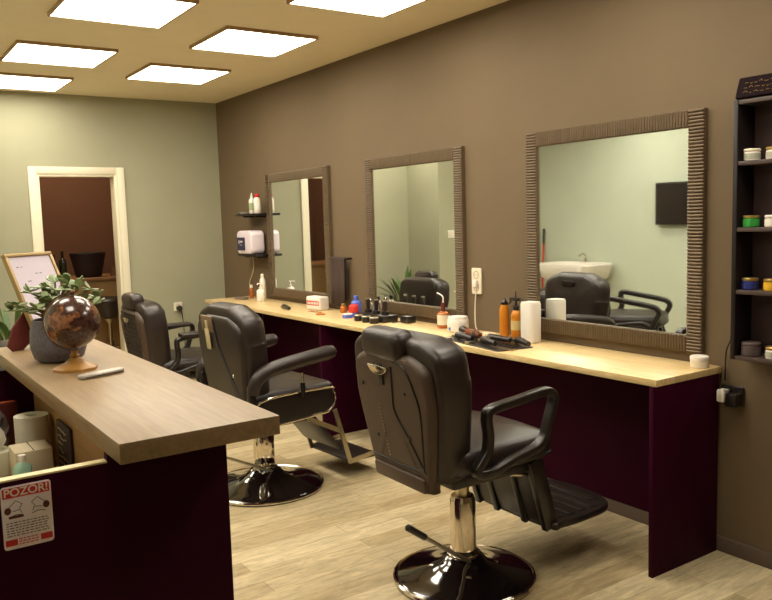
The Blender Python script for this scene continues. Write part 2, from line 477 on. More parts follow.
mirror(5.085, 6.12, 0.835, 1.858, 'square wall mirror in a ribbed bronze frame, farthest and beside the small black shelves')

# ------------------------------------------------------------------ barber chairs
def round_base(t, R, mbase, top=0.10):
    b = MB(); b.lathe([(0, 0.0), (R, 0.0), (R, 0.012), (R-0.008, 0.02), (R*0.93, 0.024), (R*0.75, 0.034), (R*0.5, 0.055), (R*0.33, 0.078), (0.075, top), (0.0, top)], seg=64)
    o = b.build('base', mbase, t, sharp=50)
    r = MB(); r.tube([(math.cos(a)*(R-0.004), math.sin(a)*(R-0.004), 0.014) for a in [2*PI*k/64 for k in range(64)]], 0.009, 8, closed=True)
    r.build('rim', M_chrome, o)
    for a in (60, 150, 240, 330):
        q = MB(); q.lathe([(0, 0), (0.012, 0), (0.011, 0.004), (0, 0.006)], (math.cos(math.radians(a))*R*0.45, math.sin(math.radians(a))*R*0.45, 0.058), 12); q.build('bolt_cap', M_chrome, o)
def column(t, zt, r=0.052):
    b = MB(); b.lathe([(0.066, 0.095), (0.068, 0.112), (0.056, 0.122), (r, 0.125), (r, zt-0.02), (r-0.006, zt), (0.0, zt)], seg=40); o = b.build('column', M_chrome, t)
    q = MB(); q.lathe([(0.027, zt-0.001), (0.027, zt+0.10), (0, zt+0.10)], seg=28); q.build('piston', M_satin, o)
def lever(t, p0, p1, p2, grip=0.10):
    b = MB(); P = catmull([p0, p1, p2], 6); b.tube(P, 0.008, 10); o = b.build('pump_lever', M_satin, t)
    d = (Vector(p2)-Vector(p1)).normalized()
    g = MB(); g.tube([Vector(p2)-d*grip, Vector(p2)-d*grip*0.97, Vector(p2)+d*0.005, Vector(p2)+d*0.012], [0.009, 0.013, 0.013, 0.006], 12); g.build('lever_grip', M_armpl, o)
def back_outline(zb, zt, wb, wm, wt, rt=0.1):
    L = [(-wb*0.8, zb), (-wb, zb+0.03), (-wb-(wm-wb)*0.45, zb+(zt-zb)*0.28), (-wm, zb+(zt-zb)*0.62), (-wm, zt-rt*1.3), (-wm*0.94, zt-rt*0.45), (-wm+rt, zt-0.006), (-wm*0.35, zt)]
    return [(p.x, p.y) for p in catmull([(a, c, 0) for a, c in L]+[(-a, c, 0) for a, c in reversed(L)], 5, closed=True)]
def tilt_mat(xb, zb, lean):
    # local (u -> y, v -> up along the back, w -> forward), hinged at (xb, zb)
    a = lean; up = Vector((-math.sin(a), 0, math.cos(a))); fw = Vector((math.cos(a), 0, math.sin(a)))
    return axes((xb, 0, zb), Y, up, fw)
def loop_arm(t, y, pts, w=0.024, h=0.017, m=None):
    b = MB(); P = catmull([(p[0], y, p[1]) for p in pts], 7, closed=True)
    pr = rpoly(w*2, h*2, min(w, h)*0.55, 3)
    b.sweep(P, pr, (0, 1, 0), closed=True); return b.build('armrest', m or M_armpl, t)

def chair_loop(name_label, loc, rz, headrest=True, quilt=False, dz=0.0, lean=7, drop=0.0):
    t = thing('barber_chair', name_label, 'barber chair', loc, rz)
    round_base(t, 0.285, M_blackgloss); column(t, 0.345+dz*0.7)
    lever(t, (-0.03, -0.075, 0.10), (-0.22, -0.13, 0.235), (-0.37, -0.15, 0.345))
    # seat pan and cushion
    b = MB(); b.box(-0.20, 0.20, -0.20, 0.20, 0.455+dz, 0.51+dz, 0.012); b.build('seat_pan', M_armpl, t)
    b = MB(); M = axes((0.02, 0, 0.51+dz), X, Y, Z); b.slab([(p.x, p.y) for p in catmull([(-0.25, -0.22, 0), (-0.1, -0.265, 0), (0.12, -0.27, 0), (0.235, -0.24, 0), (0.265, -0.1, 0), (0.27, 0.0, 0), (0.265, 0.1, 0), (0.235, 0.24, 0), (0.12, 0.27, 0), (-0.1, 0.265, 0), (-0.25, 0.22, 0), (-0.26, 0, 0)], 5, True)], 0.105, 0.042, 0.02, M)
    so = b.build('seat', M_leather, t)
    b = MB(); b.tube(catmull([(0.0-0.1, -0.262, 0.54+dz), (0.14, -0.268, 0.54+dz), (0.25, -0.24, 0.54+dz), (0.285, -0.1, 0.54+dz), (0.288, 0.1, 0.54+dz), (0.25, 0.24, 0.54+dz), (0.14, 0.268, 0.54+dz), (-0.1, 0.262, 0.54+dz)], 6), 0.005, 8); b.build('seat_piping', M_piping, so)
    # back
    lean = math.radians(lean); M = tilt_mat(-0.292, 0.455+dz, lean); h = 0.565
    b = MB(); b.slab(back_outline(0.03, h, 0.225, 0.293, 0.298), 0.155, 0.055, 0.02, M @ Matrix.Translation((0, 0, 0.03)), back_edge=0.03)
    bk = b.build('backrest', M_leather, t)
    b = MB(); b.slab(back_outline(-0.01, h-0.055, 0.185, 0.248, 0.228), 0.05, 0.006, 0.0, M, back_edge=0.03)
    sh = b.build('back_shell', M_leather2, t, label='matte dark brown back shell')
    if quilt:
        b = MB()
        for i in range(-5, 6):
            for s in (-1, 1):
                p0 = (0.036*i-0.12*s, 0.06, -0.001); p1 = (0.036*i+0.12*s, 0.50, -0.001)
                pts = []
                for k in range(9):
                    q = k/8; u = p0[0]+(p1[0]-p0[0])*q; v = p0[1]+(p1[1]-p0[1])*q
                    if abs(u) < 0.19: pts.append((u, v, -0.001))
                if len(pts) > 1: b.tube(pts, 0.004, 6, M=M)
        b.build('quilting', M_leather, sh)
    else:
        b = MB(); b.tube(catmull([(-0.03, h-0.10, 0), (-0.02, 0.36, -0.001), (-0.02, 0.29, -0.001), (-0.09, 0.20, -0.001), (-0.16, 0.10, 0.0)], 7), 0.0045, 8, M=M)
        b.tube(catmull([(-0.05, h-0.085, 0.0), (-0.12, h-0.10, -0.001), (-0.165, h-0.18, -0.001), (-0.185, 0.30, 0.0), (-0.165, 0.09, 0.0)], 7), 0.0045, 8, M=M)
        b.tube([(-0.175, 0.085, 0), (0, 0.078, -0.001), (0.175, 0.085, 0)], 0.004, 8, M=M)
        b.build('seam_piping', M_piping, sh)
        b = MB()
        for k in range(16):
            z0 = 0.10+k*0.013; b.tube([(0.055+0.0022*k, z0, -0.001), (0.055+0.0022*k, z0+0.007, -0.001)], 0.0014, 6, M=M)
        b.build('stitching', M_stitch, sh)
        for (u, v) in ((0.185, 0.37), (-0.10, 0.37), (0.12, 0.17), (-0.10, 0.20)):
            q = MB(); q.sphere((u, v, -0.001), 0.0085, 12, (1, 1, 0.5), M); q.build('button', M_piping, sh)
    q = MB(); q.box(-0.168, 0.168, -0.0, 0.06, -0.012, 0.03, 0.012, M); q.build('lumbar_shell', M_leather2, sh)
    if headrest:
        if quilt: hz, hx = h+0.0, 0.03
        else: hz, hx = h-0.03, 0.012
        b = MB(); b.slab(rpoly(0.26, 0.12, 0.045, 5), 0.10, 0.035, 0.012, M @ Matrix.Translation((0.035, hz, hx-0.02)))
        hr = b.build('headrest', M_leather, t)
        b = MB(); b.slab([(0.065*math.cos(a), 0.035*math.sin(a)) for a in [PI+PI*k/12 for k in range(13)]], 0.008, 0.002, 0, M @ Matrix.Translation((0.05, h-0.105, -0.012)))
        b.build('headrest_bracket', M_chrome, hr)
        b = MB(); b.box(0.03, 0.07, h-0.18, h-0.10, -0.006, 0.01, 0.002, M); b.build('headrest_slot', M_piping, hr)
    else:
        b = MB(); b.slab(rpoly(0.12, 0.035, 0.012, 4), 0.012, 0.003, 0, M @ Matrix.Translation((0, h-0.09, 0.158))); b.build('headrest_slot', M_piping, bk)
    # arms
    P = [(x*(1+drop*0.7), z+dz-drop*max(0, x+0.1)*(1 if z > 0.6 else 0.3)) for x, z in [(-0.165, 0.545), (-0.115, 0.61), (-0.105, 0.67), (-0.112, 0.735), (-0.09, 0.762), (0.03, 0.776), (0.165, 0.79), (0.205, 0.783), (0.22, 0.75), (0.195, 0.68), (0.17, 0.615), (0.12, 0.58), (0.0, 0.555), (-0.10, 0.53)]]
    for s in (-1, 1):
        a = loop_arm(t, s*0.288, P, 0.021+drop*0.02, 0.016+drop*0.015)
        if quilt: q = MB(); q.slab(rpoly(0.30, 0.11, 0.03, 4, 0.06, s*0.29), 0.03, 0.012, 0.004, Matrix.Translation((0, 0, 0.775+dz))); q.build('arm_pad', M_leather, a)
        q = MB(); q.box(-0.12, -0.02, s*0.2 if s > 0 else -0.28, 0.28 if s > 0 else -0.2, 0.50+dz, 0.54+dz, 0.006); q.build('arm_bracket', M_armpl, a)
    # legrest with struts and footplate
    a = Vector((0.205, 0, 0.485+dz)); c = Vector((0.285, 0, 0.215+dz)); dv = (c-a).normalized(); nv = Vector((0, 1, 0)).cross(dv).normalized()
    M2 = axes(a, Y, dv, nv)
    b = MB(); b.slab(rpoly(0.40, 0.28, 0.03, 4, 0, 0.135), 0.028, 0.01, 0.004, M2); lg = b.build('legrest', M_leather, t)
    for y in (-0.205, -0.085, 0.085, 0.205):
        b = MB(); b.box(y-0.016, y+0.016, -0.02, 0.29, -0.03, 0.04, 0.006, M2); b.build('strut', M_armpl, lg)
    b = MB(); M3 = axes((0.27, 0, 0.20+dz), X, Y, Vector((0.0, 0, 1)))
    ol = [(p.x, p.y) for p in catmull([(0.0, -0.20, 0), (0.06, -0.235, 0), (0.22, -0.235, 0), (0.345, -0.21, 0), (0.40, -0.13, 0), (0.415, 0, 0), (0.40, 0.13, 0), (0.345, 0.21, 0), (0.22, 0.235, 0), (0.06, 0.235, 0), (0.0, 0.20, 0)], 5, True)]
    b.slab(ol, 0.03, 0.008, 0.0, M3); fp = b.build('footplate', M_armpl, t)
    b = MB()
    for k in range(5):
        x = 0.075+k*0.066; yy = 0.20-(0.06 if k == 4 else 0)
        b.box(x-0.022, x+0.022, -yy, yy, 0.026, 0.035, 0.004, M3)
    b.build('ridges', M_armpl, fp)
    for y in (-0.18, 0.18):
        b = MB(); b.tube([(0.10, y, 0.455+dz), (0.24, y, 0.425+dz)], 0.008, 8); b.build('footrest_rod', M_chrome, lg)
    return t

def chair_flat(label, loc, rz):
    t = thing('barber_chair', label, 'barber chair', loc, rz)
    round_base(t, 0.32, M_blackgloss, 0.11); column(t, 0.31, 0.058)
    for c_ in t.children: c_.location = (-0.03, 0.008, 0)
    lever(t, (-0.02, -0.06, 0.10), (-0.20, -0.17, 0.20), (-0.42, -0.20, 0.31), 0.06)
    b = MB(); b.box(-0.18, 0.18, -0.18, 0.18, 0.375, 0.42, 0.01); b.build('seat_pan', M_armpl, t)
    b = MB(); b.slab(rpoly(0.52, 0.50, 0.05, 5), 0.165, 0.03, 0.012, axes((0.03, 0, 0.42), X, Y, Z)); st = b.build('seat', M_leather, t)
    lean = math.radians(6); M = tilt_mat(-0.235, 0.455, lean); h = 0.575
    b = MB(); b.slab(back_outline(0.0, h, 0.225, 0.278, 0.268, 0.14), 0.14, 0.06, 0.02, M @ Matrix.Translation((0, 0, 0.02)), back_edge=0.03); bk = b.build('backrest', M_leather, t)
    b = MB(); b.slab(back_outline(-0.02, h-0.05, 0.21, 0.255, 0.24, 0.12), 0.045, 0.006, 0.0, M, back_edge=0.025); sh = b.build('back_shell', M_leather, t)
    b = MB(); b.tube(catmull([(0.02, h-0.07, -0.001), (0.0, 0.38, -0.002), (-0.06, 0.26, -0.002), (-0.17, 0.10, -0.001)], 7), 0.0045, 8, M=M); b.build('seam_piping', M_piping, sh)
    q = MB(); q.sphere((-0.13, 0.22, -0.002), 0.01, 12, (1, 1, 0.5), M); q.build('button', M_chrome, sh)
    q = MB(); q.slab(rpoly(0.13, 0.04, 0.015, 4), 0.012, 0.003, 0, M @ Matrix.Translation((0, h-0.085, 0.164))); q.build('front_slot', M_piping, bk)
    b = MB(); b.box(0.04, 0.17, h-0.14, h-0.055, -0.004, 0.01, 0.004, M); sl = b.build('headrest_slot', mat('slot lining', (120, 98, 70), 0.6), sh)
    b = MB(); b.box(0.075, 0.125, h-0.235, h-0.125, -0.01, -0.006, 0.001, M); b.box(0.085, 0.11, h-0.13, h-0.08, -0.009, -0.004, 0.001, M); b.build('paper_tag', mat('tag paper', (196, 180, 140), 0.7), t, label='pale paper tag hanging on the back')
    for s in (-1, 1):
        b = MB(); P = catmull([(-0.245, s*0.305, 0.60), (-0.225, s*0.31, 0.665), (-0.16, s*0.315, 0.71), (-0.02, s*0.315, 0.735), (0.12, s*0.315, 0.752), (0.25, s*0.31, 0.765)], 6)
        n = len(P); b.tube(P, [0.024+0.014*math.sin(PI*min(1, (i+3)/(n*0.5))/2) if i < n-3 else [0.036, 0.032, 0.018][i-n+3] for i in range(n)], 14); a = b.build('armrest', M_leather, t)
        q = MB(); q.box(-0.26, -0.22, min(s*0.262, s*0.30), max(s*0.262, s*0.30), 0.44, 0.64, 0.008); q.build('arm_post', M_armpl, a)
        ps = [(-0.19, 0.425), (0.16, 0.43), (0.225, 0.445), (0.26, 0.49), (0.25, 0.54), (0.21, 0.565), (-0.19, 0.55)]
        q = MB(); q.tube(catmull([(x, s*0.285, z) for x, z in ps], 6, True), 0.0055, 8, closed=True); q.build('seat_trim', M_chrome, st)
        q = MB(); q.slab([(p.x, p.z) for p in catmull([(x*0.97, 0, 0.508+(z-0.508)*0.94) for x, z in ps], 6, True)], 0.03, 0.004, 0, axes((0, -s*0.0+(0.25 if s > 0 else -0.25), 0), X, Z, Vector((0, s, 0)))); q.build('seat_side', M_armpl, st)
    b = MB(); b.tube([(0.05, -0.30, 0.57), (0.048, -0.302, 0.67)], 0.007, 8, m=M_chrome); b.tube([(0.05, -0.30, 0.54), (0.049, -0.301, 0.62)], 0.013, 10, m=M_piping); b.build('recline_lever', M_chrome, t)
    # flat steel footrest
    for s in (-1, 1):
        fr = MB(); y = s*0.205
        for (p, q) in (((0.13, 0.395), (0.345, 0.285)), ((0.305, 0.415), (0.40, 0.095)), ((0.39, 0.10), (0.60, 0.125))):
            fr.sweep([(p[0], y, p[1]), (q[0], y, q[1])], [(-0.004, -0.013), (0.004, -0.013), (0.004, 0.013), (-0.004, 0.013)], (0, 1, 0))
        f = fr.build('footrest_frame', M_satin, t)
    b = MB(); b.box(0.395, 0.60, -0.20, 0.20, 0.093, 0.108, 0.003, Matrix.Translation((0, 0, 0))); b.build('footplate', M_armpl, f)
    dd = Vector((0.255, 0, -0.28)).normalized()
    b = MB(); b.slab(rpoly(0.38, 0.28, 0.02, 3, 0, 0.15), 0.02, 0.006, 0, axes((0.16, 0, 0.40), Y, Vector((0.62, 0, -0.785)), Vector((0.785, 0, 0.62)))); b.build('legrest', M_armpl, f)
    return t
chair_loop('dark barber chair with loop arms and ribbed footplate, nearest to the camera', (-1.031, 2.388, 0), math.radians(-1))
chair_flat('black barber chair with padded arms and a flat steel footrest, middle of three', (-1.147, 3.91, 0), math.radians(3))
chair_loop('dark barber chair with a quilted back, farthest, partly hidden by the reception desk top', (-1.03, 5.62, 0), math.radians(0), quilt=True, dz=-0.10)
chair_loop('reclined dark barber chair near the wash basin, seen only reflected in the nearest mirror', (-2.45, 4.30, 0), math.radians(-118), headrest=False, lean=68, drop=0.33)

# ------------------------------------------------------------------ reception desk
t = thing('reception_desk', 'black reception desk with a thick washed oak top in the left foreground', 'desk', (-2.43, 2.2, 0))
def rel(b, name, m, **k):
    o = b.build(name, m, t, **k); o.location = (2.43, -2.2, 0); return o
b = MB(); b.box(-2.605, -2.270, 1.485, 3.01, 1.009, 1.05, 0.002); rel(b, 'desk_top', M_desk)
b = MB(); b.box(-3.45, -2.345, 1.60, 1.622, 0.0, 0.985, 0.001); b.box(-2.60, -2.345, 1.60, 1.622, 0.985, 1.0095, 0.001); rel(b, 'end_panel', M_blacklam)
b = MB(); b.box(-3.45, -2.6, 1.599, 1.623, 0.985, 0.989, 0.0005); rel(b, 'edge_band', M_edge)
b = MB(); b.box(-2.365, -2.345, 1.623, 2.95, 0.0, 1.0095, 0.001); rel(b, 'front_board', M_blacklam)
b = MB(); b.box(-2.50, -2.366, 1.623, 2.92, 0.719, 1.0095, 0.001); rel(b, 'inner_board', M_deskside)
b = MB(); b.box(-3.45, -2.366, 1.623, 2.95, 0.69, 0.718, 0.001); rel(b, 'inner_shelf', M_deskside)
b = MB(); b.box(-3.45, -2.366, 2.93, 2.95, 0.0, 0.98, 0.001); rel(b, 'shade_back_board', M_blacklam)  # far board raised so its black stands in for shade under the top

# warning sign on the desk panel (pixel-true angle: hangs slightly crooked on the panel)
t = thing('warning_sign', 'white and red warning sign reading POZOR! stuck on the black desk panel', 'sign', (-2.753, 1.5985, 0.915))
SA = math.radians(0)
MS = axes((0, 0, 0), X, Z, -Y)
b = MB(); b.slab(rpoly(0.089, 0.122, 0.006, 4), 0.001, 0.0003, 0, MS); b.build('plate', M_paper, t)
bb = MB(); bb.slab(rpoly(0.083, 0.019, 0.001, 2, 0, 0.048), 0.0006, 0.0001, 0, MS @ Matrix.Translation((0, 0, 0.001)), m=M_redlab)
bb.build('red_band', M_redlab, t)
for x in (-0.031, 0.031): bb = MB(); bb.slab(rpoly(0.021, 0.012, 0.001, 2, x, -0.048), 0.0006, 0.0001, 0, MS @ Matrix.Translation((0, 0, 0.001))); bb.build('red_patch', M_redlab, t)
b = MB(); b.text('POZOR!', 0.0215, MS @ Matrix.Translation((0, 0.048, 0.0018)), ext=0.0002, bold=0.0004); b.build('lettering', M_plwhite, t)
b = MB(); md = M_ink
def line2(pts, r, m=M_ink, off=0.0012): b.tube([(p[0], p[1], off) for p in pts], r, 6, M=MS, m=m)
for (cx, s) in ((-0.02, 1), (0.02, -1)):
    line2([(cx-0.014*s, 0.012), (cx-0.012*s, 0.02), (cx+0.001*s, 0.032), (cx+0.012*s, 0.024), (cx+0.006*s, 0.016)], 0.0007)
    line2([(cx-0.006*s, 0.012), (cx+0.008*s, 0.014), (cx+0.01*s, 0.007)], 0.0007)
    line2([(cx-0.012, 0.002), (cx, 0.005), (cx+0.012, 0.003)], 0.0007)
    b.slab([(cx-0.012*s+0.006*math.cos(a)-0.002*s, 0.014+0.007*math.sin(a)) for a in [2*PI*k/14 for k in range(14)]], 0.0006, 0.0001, 0, MS @ Matrix.Translation((0, 0, 0.001)), m=M_darkred)
for k in range(5): b.slab(rpoly(0.006, 0.005, 0.001, 2, -0.03+k*0.005, 0.001), 0.0006, 0.0001, 0, MS @ Matrix.Translation((0, 0, 0.001)), m=M_darkred)
b.build('pictogram', M_ink, t)
b = MB()
for i in range(6):
    x = -0.038
    while x < 0.034:
        w = random.uniform(0.003, 0.009); w = min(w, 0.037-x)
        b.slab(rpoly(w, 0.0016, 0.0003, 1, x+w/2, -0.010-0.005*i), 0.0005, 0.0001, 0, MS @ Matrix.Translation((0, 0, 0.001)), m=M_ink); x += w+0.002
for i in range(3):
    x = -0.018
    while x < 0.014:
        w = random.uniform(0.003, 0.007)
        b.slab(rpoly(w, 0.002, 0.0003, 1, x+w/2, -0.043-0.005*i), 0.0005, 0.0001, 0, MS @ Matrix.Translation((0, 0, 0.001)), m=M_redlab); x += w+0.0015
b.build('small_print', M_ink, t)

# things on the desk top
DZ = 1.05
t = thing('globe', 'small antique brown globe on a golden wooden stand on the desk top', 'globe', (-2.478, 2.365, DZ))
b = MB(); b.lathe([(0, 0), (0.062, 0), (0.062, 0.008), (0.05, 0.014), (0.034, 0.02), (0.022, 0.03), (0.014, 0.036), (0, 0.038)], seg=8); b.build('stand_base', M_wood, t, sharp=20)
b = MB(); b.lathe([(0.009, 0.036), (0.014, 0.042), (0.008, 0.05), (0.011, 0.058), (0.0, 0.06)], seg=20); b.build('stem', M_wood, t)
b = MB(); b.sphere((0, 0, 0.139), 0.076, 48); b.build('ball', M_globe, t)
b = MB(); cz = 0.139; u = Vector((0.82, -0.565, 0)).normalized()
b.sweep([Vector((0, 0, cz))+(-u*math.cos(a)+Z*math.sin(a))*0.0815 for a in [math.radians(-98+8*k) for k in range(0, 25)]], [(-0.005, -0.0015), (0.005, -0.0015), (0.005, 0.0015), (-0.005, 0.0015)], u.cross(Z))
b.sphere((0.004, -0.003, cz+0.084), 0.008, 12); b.build('meridian', M_meridian, t)

t = thing('potted_plant', 'green jade plant in a speckled grey pot beside the globe', 'plant', (-2.477, 2.57, DZ))
b = MB(); b.lathe([(0, 0), (0.055, 0), (0.072, 0.012), (0.082, 0.045), (0.080, 0.095), (0.072, 0.13), (0.066, 0.131), (0.066, 0.115), (0, 0.115)], seg=40); b.build('pot', M_pot, t)
b = MB(); b.lathe([(0, 0.116), (0.065, 0.116), (0.05, 0.121), (0, 0.123)], seg=24); b.build('soil', M_soil, t)
rnd = random.Random(3); st = MB(); lf = MB()
for i in range(44):
    a = rnd.uniform(0, 2*PI); rr = rnd.uniform(0.02, 0.125) * (1.0); hh = rnd.uniform(0.17, 0.25) - rr*0.25
    tip = Vector((math.cos(a)*rr*1.05+0.0, math.sin(a)*rr, hh)); st.tube(catmull([(tip.x*0.12, tip.y*0.12, 0.115), (tip.x*0.5, tip.y*0.5, 0.115+(hh-0.115)*0.75), tip], 4), 0.0028, 6)
    for k in range(4):
        d = Vector((rnd.uniform(-1, 1), rnd.uniform(-1, 1), rnd.uniform(-0.1, 0.9))).normalized(); L = rnd.uniform(0.026, 0.038)
        s = d.cross(Z).normalized() if d.cross(Z).length > 0.1 else X; n = s.cross(d).normalized()
        lf.slab([(0.0, 0), (L*0.35, -L*0.26), (L*0.7, -L*0.33), (L*0.95, -L*0.2), (L*1.02, 0), (L*0.95, L*0.2), (L*0.7, L*0.33), (L*0.35, L*0.26)], 0.003, 0.001, 0.001, axes(tip, d, s, n))
st.build('stem', M_stem, t); lf.build('leaves', M_leaf, t)

# picture frame leaning back on its easel leg
t = thing('picture_frame', 'gold framed white certificate propped on a dark red easel back on the desk top', 'picture frame', (-2.395, 2.90, DZ))
fu = Vector((0.83, 0.55, 0.0)).normalized(); fn0 = Vector((fu.y, -fu.x, 0))
ln = math.radians(24)
fv = (Z*math.cos(ln) - fn0*math.sin(ln)).normalized()
FM = axes(Vector((0, 0, 0.006)), fu, fv, fu.cross(fv).normalized())
b = MB()
ta = -fn0*0.075+Z*0.145-fu*0.02; fo = Vector((-0.172, -0.025, 0.004)); dd = (ta-fo); Lg = dd.length; dd.normalize()
ww = (fu - dd*fu.dot(dd)).normalized()
b.slab([(-0.022, 0), (0.03, 0), (0.045, Lg*0.3), (0.04, Lg), (-0.04, Lg), (-0.045, Lg*0.3)], 0.006, 0.001, 0, axes(fo, ww, dd, ww.cross(dd)))
b.build('easel_leg', M_darkred, t, label='dark red easel leg')
W2, FH = 0.105, 0.345
b = MB()
for (x0, x1, y0, y1) in ((-W2, W2, 0, 0.012), (-W2, W2, FH-0.012, FH), (-W2, -W2+0.012, 0.012, FH-0.012), (W2-0.012, W2, 0.012, FH-0.012)): b.box(x0, x1, y0, y1, -0.008, 0.010, 0.002, FM)
b.build('frame', M_frameg, t)
b = MB(); b.box(-W2+0.011, W2-0.011, 0.011, FH-0.011, -0.004, 0.004, 0, FM); pp = b.build('certificate', mat('certificate paper', (206, 194, 208), 0.7), t, flat=True)
b = MB(); rnd = random.Random(5)
for i in range(10):
    y = 0.05+i*0.027; x = -0.07
    while x < 0.06:
        w = rnd.uniform(0.004, 0.018)
        if rnd.random() < 0.35: b.box(x, x+w, y, y+0.0025, 0.0041, 0.0046, 0, FM)
        x += w+0.008
b.build('print', M_ink, pp, flat=True)

# ------------------------------------------------------------------ (details continue)
t = thing('glasses_case', 'slim grey glasses case lying on the desk top in front of the globe', 'case', (-2.445, 2.215, DZ), math.radians(20))
b = MB(); b.slab([(p.x, p.y) for p in catmull([(-0.062, -0.012, 0), (0, -0.018, 0), (0.062, -0.012, 0), (0.066, 0.0, 0), (0.062, 0.012, 0), (0, 0.016, 0), (-0.062, 0.012, 0), (-0.066, 0, 0)], 4, True)], 0.013, 0.005, 0.002, axes((0, 0, 0), X, Y, Z)); b.build('shell', mat('grey case', (186, 176, 166), 0.3, var=0.25, vscale=60), t)
b = MB(); b.box(-0.06, 0.06, -0.0185, -0.0165, 0.0045, 0.007, 0.0005); b.build('seam', M_ink, t)

# things inside the desk, on the inner shelf
IZ = 0.718
t = thing('notice_board', 'dark notice plaque with pale writing hung on the inner side of the desk', 'plaque', (-2.5005, 2.44, 0.80))
MQ = axes((0, 0, 0), -Y, Z, -X)
b = MB(); b.slab(rpoly(0.17, 0.16, 0.004, 2), 0.01, 0.002, 0, MQ); b.build('board', mat('plaque brown', (56, 34, 32), 0.6), t)
b = MB(); rnd = random.Random(11)
for i in range(6):
    b.tube(catmull([(-0.065, 0.055-0.02*i, 0.0105)]+[(-0.055+0.016*k, 0.055-0.02*i+rnd.uniform(-0.005, 0.005), 0.0105) for k in range(rnd.randint(4, 8))], 3), 0.0012, 5, M=MQ)
b.build('writing', M_edge, t)
t = thing('paper_roll', 'white roll of paper standing on end inside the desk', 'paper roll', (-2.56, 2.64, IZ))
b = MB(); b.lathe([(0.018, 0), (0.05, 0), (0.05, 0.16), (0.018, 0.16), (0.018, 0.0)], seg=32); b.build('roll', M_tissue, t)
t = thing('cardboard_box', 'small cream box below the dark plaque inside the desk', 'box', (-2.60, 2.45, IZ))
b = MB(); b.box(-0.05, 0.05, -0.055, 0.055, 0, 0.11, 0.002); b.build('carton', mat('cream card', (206, 190, 160), 0.7), t); b = MB(); b.box(-0.001, 0.001, -0.055, 0.055, 0.11, 0.1115); b.build('flap_seam', M_ink, t)
t = thing('tissue_box', 'open pale tissue box with a crumpled tissue sticking out inside the desk', 'tissue box', (-2.685, 2.56, IZ), math.radians(20))
b = MB(); b.box(-0.045, 0.045, -0.06, 0.06, 0, 0.09, 0.002); b.build('carton', mat('pale card', (200, 196, 170), 0.7), t)
b = MB(); rnd = random.Random(4); vs = []
n = 14
for j, (r0, z0) in enumerate(((0.02, 0.09), (0.034, 0.115), (0.03, 0.14), (0.012, 0.17))):
    for k in range(n): 
        q = r0*(1+0.35*math.sin(k*3.1+j)+rnd.uniform(-.15, .15)); vs.append((q*math.cos(2*PI*k/n), q*math.sin(2*PI*k/n), z0+rnd.uniform(-.008, .008)))
fs = [(j*n+k, j*n+(k+1) % n, (j+1)*n+(k+1) % n, (j+1)*n+k) for j in range(3) for k in range(n)]+[tuple(3*n+k for k in range(n))]
b._add(vs, fs); b.build('tissue', M_tissue, t)
t = thing('spray_bottle', 'pale teal plastic bottle lying against the box inside the desk', 'bottle', (-2.64, 2.35, IZ))
b = MB(); b.lathe([(0, 0), (0.022, 0), (0.024, 0.01), (0.024, 0.08), (0.012, 0.095), (0, 0.095)], seg=24); b.build('body', M_teal, t)
b = MB(); b.lathe([(0.011, 0.095), (0.011, 0.115), (0, 0.117)], seg=16); b.build('cap', M_tissue, t)
t = thing('paper_stack', 'sloping stack of white forms leaning inside the desk', 'papers', (-2.70, 2.30, IZ), math.radians(-35))
b = MB()
for k in range(5): b.box(-0.07, 0.07, -0.10+0.006*k, 0.10-0.004*k, 0.0+0.004*k, 0.0035+0.004*k, 0.0, Matrix.Rotation(math.radians(k*3), 4, 'Z'))
b.build('sheets', M_tissue, t, flat=True)
t = thing('plastic_bag', 'crumpled clear and dark plastic bag at the left inside the desk', 'bag', (-2.68, 2.80, IZ))
b = MB(); rnd = random.Random(9); vs = []; n = 22
for j in range(9):
    for k in range(n):
        a = 2*PI*k/n; r0 = 0.075*math.sin(PI*(0.12+0.80*j/8))**0.6*(1+rnd.uniform(-.18, .18)); vs.append((r0*math.cos(a), r0*math.sin(a), 0.0+j*0.022+(rnd.uniform(-.006, .006) if 0 < j else 0)))
fs = [(j*n+k, j*n+(k+1) % n, (j+1)*n+(k+1) % n, (j+1)*n+k) for j in range(8) for k in range(n)]+[tuple(8*n+k for k in range(n)), tuple(reversed(range(n)))]
b._add(vs, fs); b.build('bag', mat('crumpled plastic', (96, 84, 80), 0.25, var=0.5, vscale=30), t, flat=True)
t = thing('folder', 'dark red folder standing at the back inside the desk', 'folder', (-2.66, 2.895, IZ))
b = MB(); b.box(-0.10, 0.10, -0.012, 0.012, 0, 0.16, 0.003); b.build('cover', mat('folder red', (90, 24, 20), 0.5), t); b = MB(); b.box(-0.095, 0.095, -0.008, 0.008, 0.1601, 0.1625); b.build('pages', mat('folder edge', (200, 90, 40), 0.6), t)

# ------------------------------------------------------------------ generic bottles and jars
def bottle(name, label, cat, loc, prof, m, cap=None, capm=None, lab=None, labm=None, extra=None, rz=0, group=None, sc=None):
    t = thing(name, label, cat, loc, rz, group)
    b = MB(); b.lathe(prof, seg=28); b.build('body', m, t)
    if cap: b = MB(); b.lathe(cap, seg=20); b.build('cap', capm, t)
    if lab: b = MB(); b.lathe([(lab[0], lab[1]), (lab[0]+0.0006, lab[1]), (lab[0]+0.0006, lab[2]), (lab[0], lab[2])], seg=28); b.build('label', labm, t)
    return t
def cyl(r, h, rim=0.003): return [(0, 0), (r-rim, 0), (r, rim), (r, h-rim), (r-rim, h), (0, h)]
def shoulder(r, h, rn, hn): return [(0, 0), (r-0.003, 0), (r, 0.004), (r, h*0.82), (r*0.85, h*0.92), (rn, h), (rn, h+hn), (0, h+hn)]
def off(p, dz): return [(r, z+dz) for r, z in p]
